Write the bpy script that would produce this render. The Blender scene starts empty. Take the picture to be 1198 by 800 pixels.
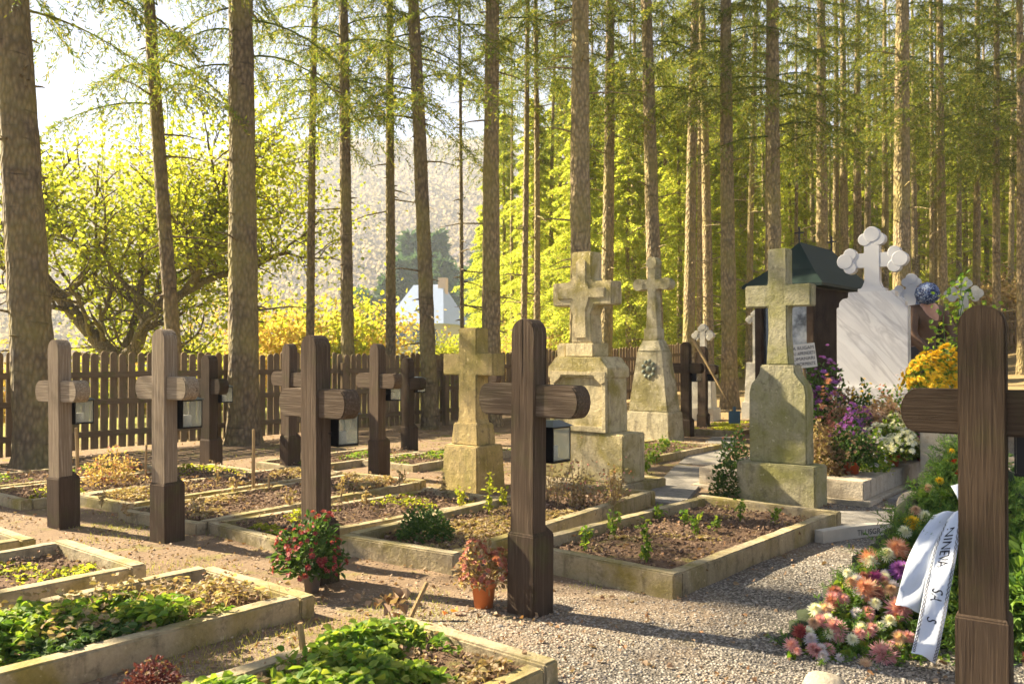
import bpy, bmesh, math, random
import numpy as np
from mathutils import Vector, Matrix
R = math.radians
random.seed(7); rng = np.random.default_rng(7)
SC = bpy.context.scene; COL = SC.collection
H0, F, CX, CY = 1.25, 1000.0, 599.0, 415.0      # eye height, focal length in px, vanishing line of the level ground

# ------------------------------------------------------------------ noise and terrain
_lat = rng.random((256, 256))
def vnoise(x, y):
    x = np.asarray(x, float); y = np.asarray(y, float)
    xi = np.floor(x).astype(int); yi = np.floor(y).astype(int)
    fx = x - xi; fy = y - yi
    fx = fx*fx*(3-2*fx); fy = fy*fy*(3-2*fy)
    a = _lat[xi % 256, yi % 256]; b = _lat[(xi+1) % 256, yi % 256]
    c = _lat[xi % 256, (yi+1) % 256]; d = _lat[(xi+1) % 256, (yi+1) % 256]
    return (a*(1-fx)+b*fx)*(1-fy)+(c*(1-fx)+d*fx)*fy
def fbm(x, y, o=4):
    s = 0; a = .5
    for k in range(o):
        s = s + a*(vnoise(x*2**k+17.3*k, y*2**k+5.1*k)-.5); a *= .5
    return s
def sstep(a, b, x):
    t = np.clip((x-a)/(b-a), 0, 1); return t*t*(3-2*t)
def ground_z(x, y):
    x = np.asarray(x, float); y = np.asarray(y, float)
    u = x*.766-y*.643; v = x*.643+y*.766
    r = np.maximum(0, v-12); r = np.minimum(r, 60)
    rise = .035*r+.0052*r*r*sstep(-14, 6, u)
    d = np.maximum(0, -u-12.5)
    drop = -np.minimum(12, .0*d+.011*d*d)
    w = sstep(-30, -12, u)
    far = sstep(60, 160, np.hypot(x, y))
    w = w*(1-sstep(45, 110, -u))
    z = w*rise+(1-w)*drop*1.0
    bump = fbm(x*1.3, y*1.3)*.05*sstep(1, 3, y)*(1-sstep(20, 60, y))
    return z+bump*.8+sstep(10, 30, y)*fbm(x*.2, y*.2, 2)*.3
def G(x, y): return float(ground_z(x, y))
def at(px, py, z=0.0):
    """the level ground point (or the point at height z) seen at this place of the photograph"""
    Y = (H0-z)*F/(py-CY); return ((px-CX)/F*Y, Y)
def X(px, Y): return (px-CX)/F*Y
def Zh(py, Y): return H0+(CY-py)/F*Y

# ------------------------------------------------------------------ mesh builder
class M:
    def __init__(s): s.v = []; s.n = 0; s.cnt = []; s.idx = []; s.sm = []
    def add(s, v, faces, smooth=False):
        v = np.asarray(v, float).reshape(-1, 3); s.v.append(v)
        for f in faces:
            s.cnt.append(np.array([len(f)])); s.idx.append(np.asarray(f)+s.n); 
        s.sm.append(np.full(len(faces), smooth)); s.n += len(v); return s
    def addn(s, v, f, smooth=False):
        v = np.asarray(v, float).reshape(-1, 3); f = np.asarray(f, int)
        s.v.append(v); s.cnt.append(np.full(len(f), f.shape[1])); s.idx.append((f+s.n).ravel())
        s.sm.append(np.full(len(f), smooth)); s.n += len(v); return s
    def bm(s, b, mat=None, smooth=False):
        if mat is not None: b.transform(mat)
        b.verts.ensure_lookup_table(); b.verts.index_update()
        v = [w.co[:] for w in b.verts]
        s.add(v, [[w.index for w in f.verts] for f in b.faces], smooth); b.free(); return s
    def xf(s, mat):
        m = np.array(mat)
        s.v = [w@m[:3, :3].T+m[:3, 3] for w in s.v]; return s
    def mesh(s, name, mat):
        me = bpy.data.meshes.new(name)
        v = np.concatenate(s.v); c = np.concatenate(s.cnt); i = np.concatenate(s.idx); sm = np.concatenate(s.sm)
        me.vertices.add(len(v)); me.vertices.foreach_set('co', v.astype(np.float32).ravel())
        me.loops.add(len(i)); me.loops.foreach_set('vertex_index', i.astype(np.int32))
        me.polygons.add(len(c)); me.polygons.foreach_set('loop_start', (np.cumsum(c)-c).astype(np.int32))
        me.polygons.foreach_set('use_smooth', sm)
        me.update(calc_edges=True); me.validate()
        for m in (mat if isinstance(mat, (list, tuple)) else [mat]): me.materials.append(m)
        return me
    def build(s, name, mat, parent=None, loc=None, rz=None, **p):
        o = bpy.data.objects.new(name, s.mesh(name, mat)); return link(o, parent, loc, rz, **p)
def link(o, parent=None, loc=None, rz=None, **p):
    COL.objects.link(o)
    if parent is not None: o.parent = parent
    if loc is not None: o.location = loc
    if rz is not None: o.rotation_euler = (0, 0, rz)
    for k, w in p.items():
        if w is not None: o[k] = w
    return o
def thing(name, label, cat, loc=(0, 0, 0), rz=0, group=None):
    return link(bpy.data.objects.new(name, None), None, loc, rz, label=label, category=cat, group=group)

def bevel_prism(pts, y0, y1, bev=.006, seg=2, cuts=0, rough=0):
    """outline in the XZ plane pushed from y0 to y1, all sharp edges bevelled"""
    b = bmesh.new(); vs = [b.verts.new((p[0], y0, p[1])) for p in pts]
    f = b.faces.new(vs); r = bmesh.ops.extrude_face_region(b, geom=[f])
    bmesh.ops.translate(b, verts=[e for e in r['geom'] if isinstance(e, bmesh.types.BMVert)], vec=(0, y1-y0, 0))
    bmesh.ops.recalc_face_normals(b, faces=b.faces[:])
    if bev:
        ed = [e for e in b.edges if len(e.link_faces) == 2 and e.calc_face_angle(0) > .5]
        bmesh.ops.bevel(b, geom=ed, offset=bev, segments=seg, affect='EDGES', clamp_overlap=True)
    if rough:
        bmesh.ops.triangulate(b, faces=[f for f in b.faces if len(f.verts) > 4])
        for _ in range(5):
            ed = [e for e in b.edges if e.calc_length() > rough[1]]
            if not ed: break
            bmesh.ops.subdivide_edges(b, edges=ed, cuts=1)
            bmesh.ops.triangulate(b, faces=[f for f in b.faces if len(f.verts) > 3])
        o = random.random()*50
        for v in b.verts:
            c = v.co; n = v.normal
            d = float(fbm((c.x+c.z*.7+o)*9, (c.y+c.z+o)*9, 3))
            v.co = c+n*d*rough[0]
    return b
def box_pts(x0, x1, z0, z1): return [(x0, z0), (x1, z0), (x1, z1), (x0, z1)]
def box(m, x0, x1, y0, y1, z0, z1, bev=.005, rough=0, mat=None, seg=2):
    return m.bm(bevel_prism(box_pts(x0, x1, z0, z1), y0, y1, bev, seg, rough=rough), mat)
def frustum(m, w0, d0, w1, d1, z0, z1, bev=.006, rough=0, mat=None):
    b = bmesh.new()
    vs = [b.verts.new(p) for p in ((-w0/2, -d0/2, z0), (w0/2, -d0/2, z0), (w0/2, d0/2, z0), (-w0/2, d0/2, z0),
                                   (-w1/2, -d1/2, z1), (w1/2, -d1/2, z1), (w1/2, d1/2, z1), (-w1/2, d1/2, z1))]
    for f in ((3, 2, 1, 0), (4, 5, 6, 7), (0, 1, 5, 4), (1, 2, 6, 5), (2, 3, 7, 6), (3, 0, 4, 7)): b.faces.new([vs[i] for i in f])
    if bev: bmesh.ops.bevel(b, geom=b.edges[:], offset=bev, segments=2, affect='EDGES')
    if rough:
        bmesh.ops.triangulate(b, faces=[f for f in b.faces if len(f.verts) > 4])
        for _ in range(4):
            ed = [e for e in b.edges if e.calc_length() > rough[1]]
            if not ed: break
            bmesh.ops.subdivide_edges(b, edges=ed, cuts=1); bmesh.ops.triangulate(b, faces=[f for f in b.faces if len(f.verts) > 3])
        o = random.random()*50
        for v in b.verts:
            c = v.co; v.co = c+v.normal*float(fbm((c.x+c.z*.7+o)*9, (c.y+c.z+o)*9, 3))*rough[0]
    return m.bm(b, mat)
def tube(m, pts, rad, n=8, smooth=True, caps=True, wob=0):
    pts = np.asarray(pts, float); k = len(pts); rad = np.broadcast_to(np.asarray(rad, float), (k,))
    t = np.gradient(pts, axis=0); t /= np.linalg.norm(t, axis=1)[:, None]+1e-9
    up = np.array([0, 0, 1.]) if abs(t[0][2]) < .9 else np.array([1., 0, 0])
    s = np.cross(t, up); s /= np.linalg.norm(s, axis=1)[:, None]+1e-9
    q = np.cross(s, t); a = np.linspace(0, 2*math.pi, n, endpoint=False)
    rr = rad[:, None]*(1+wob*(rng.random((k, n))-.5)) if wob else np.repeat(rad[:, None], n, 1)
    v = pts[:, None]+rr[..., None]*(np.cos(a)[None, :, None]*s[:, None]+np.sin(a)[None, :, None]*q[:, None])
    i = np.arange(k-1)[:, None]*n; j = np.arange(n)[None]; j2 = (j+1) % n
    f = np.stack([i+j, i+j2, i+n+j2, i+n+j], -1).reshape(-1, 4)
    m.addn(v, f, smooth)
    if caps: m.add(np.concatenate([v[0], v[-1]]), [list(range(n))[::-1], list(range(n, 2*n))])
    return m
def lathe(m, prof, n=20, c=(0, 0), smooth=True):
    a = np.linspace(0, 2*math.pi, n, endpoint=False)
    v = np.array([[(c[0]+r*math.cos(t), c[1]+r*math.sin(t), z) for t in a] for r, z in prof])
    k = len(prof); i = np.arange(k-1)[:, None]*n; j = np.arange(n)[None]; j2 = (j+1) % n
    return m.addn(v, np.stack([i+j, i+j2, i+n+j2, i+n+j], -1).reshape(-1, 4), smooth)
def rhombi(m, p, d, ln, wd, nrm=None):
    """thin pointed needles sprays: N quads"""
    N = len(p); d = d/(np.linalg.norm(d, axis=1)[:, None]+1e-9)
    if nrm is None: nrm = rng.normal(size=(N, 3))
    s = np.cross(d, nrm); s /= np.linalg.norm(s, axis=1)[:, None]+1e-9
    ln = np.broadcast_to(ln, (N,))[:, None]; wd = np.broadcast_to(wd, (N,))[:, None]
    v = np.stack([p, p+d*ln*.45+s*wd, p+d*ln, p+d*ln*.45-s*wd], 1)
    m.addn(v, np.arange(N*4).reshape(N, 4)); return m
def leaves(m, p, d, ln, wd, up=None, fold=.25):
    """N folded leaf blades, two quads each"""
    N = len(p); d = d/(np.linalg.norm(d, axis=1)[:, None]+1e-9)
    if up is None: up = np.array([0, 0, 1.])+rng.normal(size=(N, 3))*.6
    s = np.cross(d, up); s /= np.linalg.norm(s, axis=1)[:, None]+1e-9
    q = np.cross(s, d)
    ln = np.broadcast_to(ln, (N,))[:, None]; wd = np.broadcast_to(wd, (N,))[:, None]
    f = q*wd*fold
    v = np.stack([p, p+d*ln*.3+s*wd+f, p+d*ln*.72+s*wd*.8+f, p+d*ln-q*ln*.12, p+d*ln*.72-s*wd*.8+f, p+d*ln*.3-s*wd+f], 1)
    b = np.arange(N)[:, None]*6
    m.addn(v.reshape(-1, 3), np.concatenate([b+[0, 1, 2, 3], b+[0, 3, 4, 5]])); return m
def rvec(n):
    v = rng.normal(size=(n, 3)); return v/np.linalg.norm(v, axis=1)[:, None]
_ico = bmesh.new(); bmesh.ops.create_icosphere(_ico, subdivisions=1, radius=1)
ICV = np.array([v.co[:] for v in _ico.verts]); ICF = np.array([[v.index for v in f.verts] for f in _ico.faces]); _ico.free()
_ico = bmesh.new(); bmesh.ops.create_icosphere(_ico, subdivisions=2, radius=1)
IC2V = np.array([v.co[:] for v in _ico.verts]); IC2F = np.array([[v.index for v in f.verts] for f in _ico.faces]); _ico.free()
def blobs(m, p, size, flat=.6, smooth=True, jit=.3):
    N = len(p); size = np.broadcast_to(size, (N,))[:, None, None]
    sc = np.stack([np.ones(N), .6+.4*rng.random(N), flat*(.7+.6*rng.random(N))], 1)[:, None]
    a = rng.random(N)*6.28; c, s = np.cos(a), np.sin(a)
    v = ICV[None]*(1+jit*(rng.random((N, len(ICV), 1))-.5))*sc*size
    v = np.stack([v[..., 0]*c[:, None]-v[..., 1]*s[:, None], v[..., 0]*s[:, None]+v[..., 1]*c[:, None], v[..., 2]], -1)+p[:, None]
    f = ICF[None]+(np.arange(N)*len(ICV))[:, None, None]
    m.addn(v.reshape(-1, 3), f.reshape(-1, 3), smooth); return m

# ------------------------------------------------------------------ materials
def new_mat(name):
    m = bpy.data.materials.new(name); m.use_nodes = True; nt = m.node_tree
    return m, nt, nt.nodes['Principled BSDF']
def nd(nt, t, **k):
    n = nt.nodes.new(t)
    for a, b in k.items():
        if a.startswith('i_'): n.inputs[a[2:].replace('_', ' ')].default_value = b
        else: setattr(n, a, b)
    return n
def coords(nt, scale=(1, 1, 1), kind='Object'):
    tc = nd(nt, 'ShaderNodeTexCoord'); mp = nd(nt, 'ShaderNodeMapping'); mp.inputs['Scale'].default_value = scale
    nt.links.new(tc.outputs[kind], mp.inputs[0]); return mp.outputs[0]
def noise(nt, co, scale, detail=5, rough=.6, dist=0):
    n = nd(nt, 'ShaderNodeTexNoise'); n.inputs['Scale'].default_value = scale; n.inputs['Detail'].default_value = detail
    n.inputs['Roughness'].default_value = rough; n.inputs['Distortion'].default_value = dist
    nt.links.new(co, n.inputs['Vector']); return n.outputs[0]
def ramp(nt, fac, stops):
    r = nd(nt, 'ShaderNodeValToRGB'); e = r.color_ramp.elements
    while len(e) < len(stops): e.new(.5)
    for k, (p, c) in enumerate(stops):
        e[k].position = p; e[k].color = (c[0], c[1], c[2], 1) if not isinstance(c, float) else (c, c, c, 1)
    nt.links.new(fac, r.inputs[0]); return r.outputs[0]
def mix(nt, fac, a, b, mode='MIX'):
    n = nd(nt, 'ShaderNodeMix', data_type='RGBA', blend_type=mode)
    for s, v in ((n.inputs[0], fac), (n.inputs[6], a), (n.inputs[7], b)):
        if hasattr(v, 'is_linked') or hasattr(v, 'node'): nt.links.new(v, s)
        else: s.default_value = v if isinstance(v, float) else (*v, 1)
    return n.outputs[2]
def bump(nt, bs, h, strength=.5, dist=.01, prev=None):
    b = nd(nt, 'ShaderNodeBump'); b.inputs['Strength'].default_value = strength; b.inputs['Distance'].default_value = dist
    nt.links.new(h, b.inputs['Height'])
    if prev is not None: nt.links.new(prev, b.inputs['Normal'])
    nt.links.new(b.outputs[0], bs.inputs['Normal']); return b.outputs[0]
def math_(nt, op, a, b=0.0):
    n = nd(nt, 'ShaderNodeMath', operation=op)
    for s, v in ((n.inputs[0], a), (n.inputs[1], b)):
        if isinstance(v, (int, float)): s.default_value = v
        else: nt.links.new(v, s)
    return n.outputs[0]

def wood_mat(name, axis, c0, c1, moss=0.0):
    m, nt, bs = new_mat(name)
    oi = nd(nt, 'ShaderNodeObjectInfo'); tc = nd(nt, 'ShaderNodeTexCoord')
    ad = nd(nt, 'ShaderNodeVectorMath', operation='ADD'); nt.links.new(tc.outputs['Object'], ad.inputs[0])
    cb = nd(nt, 'ShaderNodeCombineXYZ'); 
    for k in range(3): nt.links.new(math_(nt, 'MULTIPLY', oi.outputs['Random'], 37.0+k*11), cb.inputs[k])
    nt.links.new(cb.outputs[0], ad.inputs[1])
    mp = nd(nt, 'ShaderNodeMapping'); sc = [60, 60, 60]; sc[axis] = 2.2; mp.inputs['Scale'].default_value = sc
    nt.links.new(ad.outputs[0], mp.inputs[0])
    g = noise(nt, mp.outputs[0], 1.6, 6, .65, .6)
    mp2 = nd(nt, 'ShaderNodeMapping'); sc2 = [22, 22, 22]; sc2[axis] = .8; mp2.inputs['Scale'].default_value = sc2
    nt.links.new(ad.outputs[0], mp2.inputs[0]); g2 = noise(nt, mp2.outputs[0], 1.3, 3, .5, 1.2)
    big = noise(nt, ad.outputs[0], 3.0, 3)
    crack = ramp(nt, g2, [(.26, .1), (.31, 1.0)])
    col = ramp(nt, g, [(.2, tuple(x*.6 for x in c0)), (.5, c0), (.75, c1)])
    col = mix(nt, ramp(nt, big, [(.3, 0.0), (.7, 1.0)]), mix(nt, .4, col, (.12, .08, .05)), col)
    col = mix(nt, ramp(nt, crack, [(0, 1.0), (.6, 0.0)]), col, (.025, .018, .012))
    if moss: col = mix(nt, ramp(nt, noise(nt, ad.outputs[0], 6, 5), [(.52, 0.0), (.72, moss)]), col, (.10, .11, .03))
    nt.links.new(col, bs.inputs['Base Color']); bs.inputs['Roughness'].default_value = .92
    bs.inputs['Specular IOR Level'].default_value = .12
    n1 = bump(nt, bs, g, .9, .006); bump(nt, bs, crack, .9, .012, n1)
    return m
def stone_mat(name, c0, c1, moss=(.16, .14, .02), amt=(.5, .7), grain=60, dark=(.09, .075, .045), top=None):
    m, nt, bs = new_mat(name); oi = nd(nt, 'ShaderNodeObjectInfo'); co0 = coords(nt)
    ad = nd(nt, 'ShaderNodeVectorMath', operation='ADD'); nt.links.new(co0, ad.inputs[0]); 
    sc = nd(nt, 'ShaderNodeMath', operation='MULTIPLY'); nt.links.new(oi.outputs['Random'], sc.inputs[0]); sc.inputs[1].default_value = 90
    nt.links.new(sc.outputs[0], ad.inputs[1]); co = ad.outputs[0]
    a = noise(nt, co, 5, 8, .65); b = noise(nt, co, grain, 4, .7); c = noise(nt, co, 2.2, 5, .6, .8); e = noise(nt, co, 14, 6, .7)
    col = mix(nt, a, c0, c1)
    col = mix(nt, ramp(nt, e, [(.52, 0.0), (.68, .6)]), col, dark)
    col = mix(nt, ramp(nt, noise(nt, coords(nt, (9, 9, 1.2)), 1.5, 5, .6), [(.52, 0.0), (.68, .5)]), col, dark)
    col = mix(nt, ramp(nt, c, [(amt[0], 0.0), (amt[1], .85)]), col, moss)
    col = mix(nt, ramp(nt, noise(nt, co, 26, 4), [(.62, 0.0), (.7, .5)]), col, tuple(min(1, x*1.5) for x in c1))
    col = mix(nt, .35, col, ramp(nt, b, [(.3, .35), (.7, 1.0)]), 'MULTIPLY')
    nt.links.new(col, bs.inputs['Base Color']); bs.inputs['Roughness'].default_value = .92
    n1 = bump(nt, bs, b, .7, .006); bump(nt, bs, e, .5, .016, n1); return m
def leaf_mat(name, cols, transl=.45, rough=.68, rnd=.7):
    """cols: list of colours picked per leaf; thin leaves let light through"""
    m, nt, bs = new_mat(name); ge = nd(nt, 'ShaderNodeNewGeometry')
    oi = nd(nt, 'ShaderNodeObjectInfo')
    f = math_(nt, 'FRACT', math_(nt, 'ADD', ge.outputs['Random Per Island'], math_(nt, 'MULTIPLY', oi.outputs['Random'], .13)))
    st = [(k/max(1, len(cols)-1), c) for k, c in enumerate(cols)]
    col = ramp(nt, f, st)
    nt.links.new(col, bs.inputs['Base Color']); bs.inputs['Roughness'].default_value = rough
    bs.inputs['Specular IOR Level'].default_value = .3
    tr = nd(nt, 'ShaderNodeBsdfTranslucent'); ms = nd(nt, 'ShaderNodeMixShader'); ms.inputs[0].default_value = transl
    br = mix(nt, 1.0, col, (1.6, 1.6, .8), 'MULTIPLY')
    nt.links.new(br, tr.inputs['Color']); nt.links.new(bs.outputs[0], ms.inputs[1]); nt.links.new(tr.outputs[0], ms.inputs[2])
    nt.links.new(ms.outputs[0], nt.nodes['Material Output'].inputs['Surface']); return m
def plain(name, c, rough=.6, metal=0, spec=.4, nz=.25, scale=12, bmp=.2):
    m, nt, bs = new_mat(name); co = coords(nt); a = noise(nt, co, scale, 5)
    nt.links.new(mix(nt, a, tuple(x*(1-nz) for x in c), tuple(min(1, x*(1+nz)) for x in c)), bs.inputs['Base Color'])
    bs.inputs['Roughness'].default_value = rough; bs.inputs['Metallic'].default_value = metal
    bs.inputs['Specular IOR Level'].default_value = spec
    if bmp: bump(nt, bs, noise(nt, co, scale*5, 4), bmp, .003)
    return m

W_V = wood_mat('weathered oak upright grain', 2, (.075, .052, .035), (.175, .13, .09), .2)
W_PV = wood_mat('sunlit-coloured oak upright grain', 2, (.26, .20, .135), (.50, .41, .30), .1)  # pale copy of the wood: sun on the two left crosses is in its colour
W_PH = wood_mat('sunlit-coloured oak level grain', 0, (.28, .22, .15), (.56, .47, .35), .1)  # same painted sunlight, for their crossbars
W_H = wood_mat('weathered oak level grain', 0, (.085, .06, .04), (.21, .16, .115), .15)
W_B = wood_mat('dark damp oak', 2, (.048, .033, .023), (.11, .08, .056), .3)
W_DV = wood_mat('dark brown oak upright grain', 2, (.032, .022, .014), (.075, .053, .035), .15)
W_DH = wood_mat('dark brown oak level grain', 0, (.032, .022, .014), (.075, .053, .035), .15)
W_F = wood_mat('mossy fence wood', 2, (.20, .14, .075), (.30, .22, .12), .75)
W_S = wood_mat('stick wood', 2, (.38, .26, .12), (.55, .40, .2))
KERB = stone_mat('mossy concrete kerb', (.34, .27, .15), (.50, .41, .26), (.24, .19, .03), (.44, .64))
KERB2 = stone_mat('clean concrete kerb', (.44, .37, .26), (.54, .46, .35), (.28, .24, .10), (.55, .8), dark=(.26, .21, .14))
ST_Y = stone_mat('ochre stone with lichen', (.38, .27, .09), (.50, .38, .17), (.24, .20, .03), (.42, .7))
ST_G = stone_mat('pale stone with lichen', (.44, .35, .17), (.64, .54, .32), (.26, .21, .03), (.46, .64), dark=(.13, .10, .05))
ST_T = stone_mat('grey stone with moss', (.42, .36, .20), (.58, .51, .34), (.20, .17, .04), (.44, .62))
ST_M = stone_mat('green mossy stone', (.30, .27, .15), (.42, .38, .24), (.21, .20, .04), (.42, .64))
ST_W = stone_mat('pale lime stone', (.52, .48, .39), (.66, .62, .52), (.45, .40, .2), (.65, .85), dark=(.5, .45, .3))
IRON = plain('black painted metal', (.015, .015, .017), .4, .6)
TERRA = plain('terracotta plastic pot', (.62, .19, .055), .5)
FOILR = plain('orange pot', (.50, .10, .03), .4)
BLACKG = plain('polished dark stone', (.03, .032, .035), .15, 0, .6, .3, 5, 0)
GREENROOF = plain('green painted roof sheet', (.008, .02, .015), .6, .0, .2, .25, 4, .05)
BROWNW = wood_mat('brown stained boards', 2, (.022, .013, .009), (.042, .026, .017))
BLADE = plain('blue grey blade', (.12, .25, .33), .5, .3)

def bark_mat(name, c0, c1, moss):
    m, nt, bs = new_mat(name); oi = nd(nt, 'ShaderNodeObjectInfo'); tc = nd(nt, 'ShaderNodeTexCoord')
    ad = nd(nt, 'ShaderNodeVectorMath', operation='ADD'); nt.links.new(tc.outputs['Object'], ad.inputs[0])
    nt.links.new(math_(nt, 'MULTIPLY', oi.outputs['Random'], 70.0), ad.inputs[1])
    mp = nd(nt, 'ShaderNodeMapping'); mp.inputs['Scale'].default_value = (1.2, 1.2, .55); nt.links.new(ad.outputs[0], mp.inputs[0])
    vo = nd(nt, 'ShaderNodeTexVoronoi', feature='F1'); vo.inputs['Scale'].default_value = 20; vo.inputs['Randomness'].default_value = 1
    nt.links.new(mp.outputs[0], vo.inputs['Vector']); a = noise(nt, mp.outputs[0], 25, 6, .7)
    mh = nd(nt, 'ShaderNodeMapping'); mh.inputs['Scale'].default_value = (1.5, 1.5, 9); nt.links.new(ad.outputs[0], mh.inputs[0])
    ring = ramp(nt, noise(nt, mh.outputs[0], 1.6, 3, .6, .3), [(.62, 0.0), (.72, .8)])
    big = noise(nt, ad.outputs[0], 1.3, 4)
    col = mix(nt, a, c0, c1)
    col = mix(nt, .8, col, ramp(nt, vo.outputs['Distance'], [(.15, 1.0), (.7, .3)]), 'MULTIPLY')
    col = mix(nt, ring, col, (.05, .035, .02))
    col = mix(nt, ramp(nt, big, [(.42, 0.0), (.7, moss)]), col, (.30, .25, .06))
    nt.links.new(col, bs.inputs['Base Color']); bs.inputs['Roughness'].default_value = .9
    n1 = bump(nt, bs, vo.outputs['Distance'], 1.0, .035); n2 = bump(nt, bs, ring, .5, .02, n1); bump(nt, bs, a, .6, .01, n2); return m
BARK_LIT = bark_mat('spruce bark', (.27, .19, .09), (.56, .42, .22), .7)  # golden lightness of sunlit trunks is put into this bark colour
BARK_DIM = bark_mat('darker spruce bark', (.16, .11, .055), (.34, .25, .135), .6)  # darker copy for the trunks not coloured as sunlit
BARKO = bark_mat('old orchard bark', (.12, .08, .045), (.26, .18, .1), .4)
NEEDLE = leaf_mat('spruce needles', [(.05, .085, .022), (.09, .13, .025), (.17, .19, .03), (.07, .10, .022), (.30, .25, .06), (.13, .17, .03)], .52)
NEEDLE2 = leaf_mat('sunlit-coloured spruce needles', [(.19, .25, .045), (.33, .38, .07), (.50, .48, .11), (.22, .29, .05), (.52, .42, .15)], .65)  # lighter, yellower copy of the needles with the sun's glow in the colour
NEEDLEF = leaf_mat('far conifer needles', [(.03, .07, .035), (.05, .10, .045), (.06, .11, .04)], .3)
LF_Y = leaf_mat('yellow green leaves', [(.20, .24, .03), (.34, .35, .05), (.26, .30, .04), (.44, .39, .06), (.16, .21, .03), (.34, .32, .05)], .62)
LF_O = leaf_mat('autumn orange yellow leaves', [(.46, .34, .09), (.54, .40, .14), (.42, .25, .08), (.40, .36, .09), (.56, .44, .20)], .5)
LF_B = leaf_mat('dry tan leaves', [(.42, .28, .13), (.55, .40, .22), (.34, .20, .08), (.30, .27, .08)], .35)
LF_G = leaf_mat('fresh green leaves', [(.07, .15, .02), (.14, .25, .03), (.26, .34, .05), (.10, .19, .03), (.34, .36, .06), (.12, .20, .04)], .45)
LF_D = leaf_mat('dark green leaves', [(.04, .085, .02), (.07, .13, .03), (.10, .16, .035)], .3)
LF_FIR = leaf_mat('fir greenery', [(.05, .12, .025), (.10, .20, .04), (.19, .28, .05), (.07, .14, .03)], .3)
LF_W = leaf_mat('withered stems', [(.34, .24, .13), (.48, .37, .22), (.26, .17, .09), (.30, .27, .10)], .3)
LF_L = leaf_mat('fallen leaves', [(.24, .15, .09), (.32, .21, .13), (.40, .29, .19), (.20, .12, .07), (.36, .19, .09)], .15)
def petals(name, cols): return leaf_mat(name, cols, .3, .6)
P_RED = petals('dark red petals', [(.24, .03, .04), (.36, .06, .06), (.40, .14, .11)])
P_PINK = petals('pink petals', [(.58, .26, .27), (.74, .48, .46), (.62, .22, .28), (.78, .60, .56)])
P_WHITE = petals('white petals', [(.82, .80, .68), (.88, .86, .78), (.78, .74, .55)])
P_YEL = petals('yellow petals', [(.80, .55, .02), (.85, .65, .05), (.70, .42, .02)])
P_PUR = petals('purple petals', [(.36, .12, .45), (.50, .20, .58), (.30, .07, .36)])
P_MAG = petals('magenta petals', [(.36, .05, .22), (.50, .10, .32), (.28, .03, .16)])
P_ORG = petals('orange petals', [(.70, .32, .18), (.78, .48, .33), (.62, .22, .12), (.80, .58, .44)])
P_PEACH = petals('peach petals', [(.70, .50, .35), (.76, .58, .42), (.58, .32, .24)])
P_DRY = petals('withered blossoms', [(.26, .17, .09), (.36, .25, .14), (.20, .12, .06)])
P_RUST = petals('rusty pink blossoms', [(.42, .16, .11), (.55, .24, .17), (.34, .12, .10)])
P_SCAR = petals('scarlet petals', [(.75, .04, .02), (.62, .02, .02)])
P_LIL = petals('pale lilac petals', [(.62, .55, .66), (.76, .70, .76)])

def marble():
    m, nt, bs = new_mat('grey veined marble'); co = coords(nt)
    mp = nd(nt, 'ShaderNodeMapping', vector_type='TEXTURE'); mp.inputs['Rotation'].default_value = (0, R(48), 0); mp.inputs['Scale'].default_value = (3.2, 1, .5); nt.links.new(co, mp.inputs[0])
    a = noise(nt, mp.outputs[0], 4.2, 4, .55, .5); b = noise(nt, mp.outputs[0], 1.7, 3, .5, .3)
    col = ramp(nt, a, [(.40, (.56, .54, .52)), (.485, (.41, .39, .38)), (.51, (.38, .36, .355)), (.56, (.54, .52, .50)), (.8, (.50, .49, .48))])
    col = mix(nt, ramp(nt, b, [(.45, 0.0), (.6, .6)]), col, (.55, .53, .51))
    nt.links.new(col, bs.inputs['Base Color']); bs.inputs['Roughness'].default_value = .35; return m
MARBLE = marble()
WMARB = plain('white marble', (.47, .46, .455), .4, 0, .4, .06, 6, .05)
def glass_mat():
    m, nt, bs = new_mat('lantern glass'); bs.inputs['Base Color'].default_value = (.42, .44, .36, 1)
    bs.inputs['Roughness'].default_value = .12; bs.inputs['Alpha'].default_value = .3; return m
GLASS = glass_mat()
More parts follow.
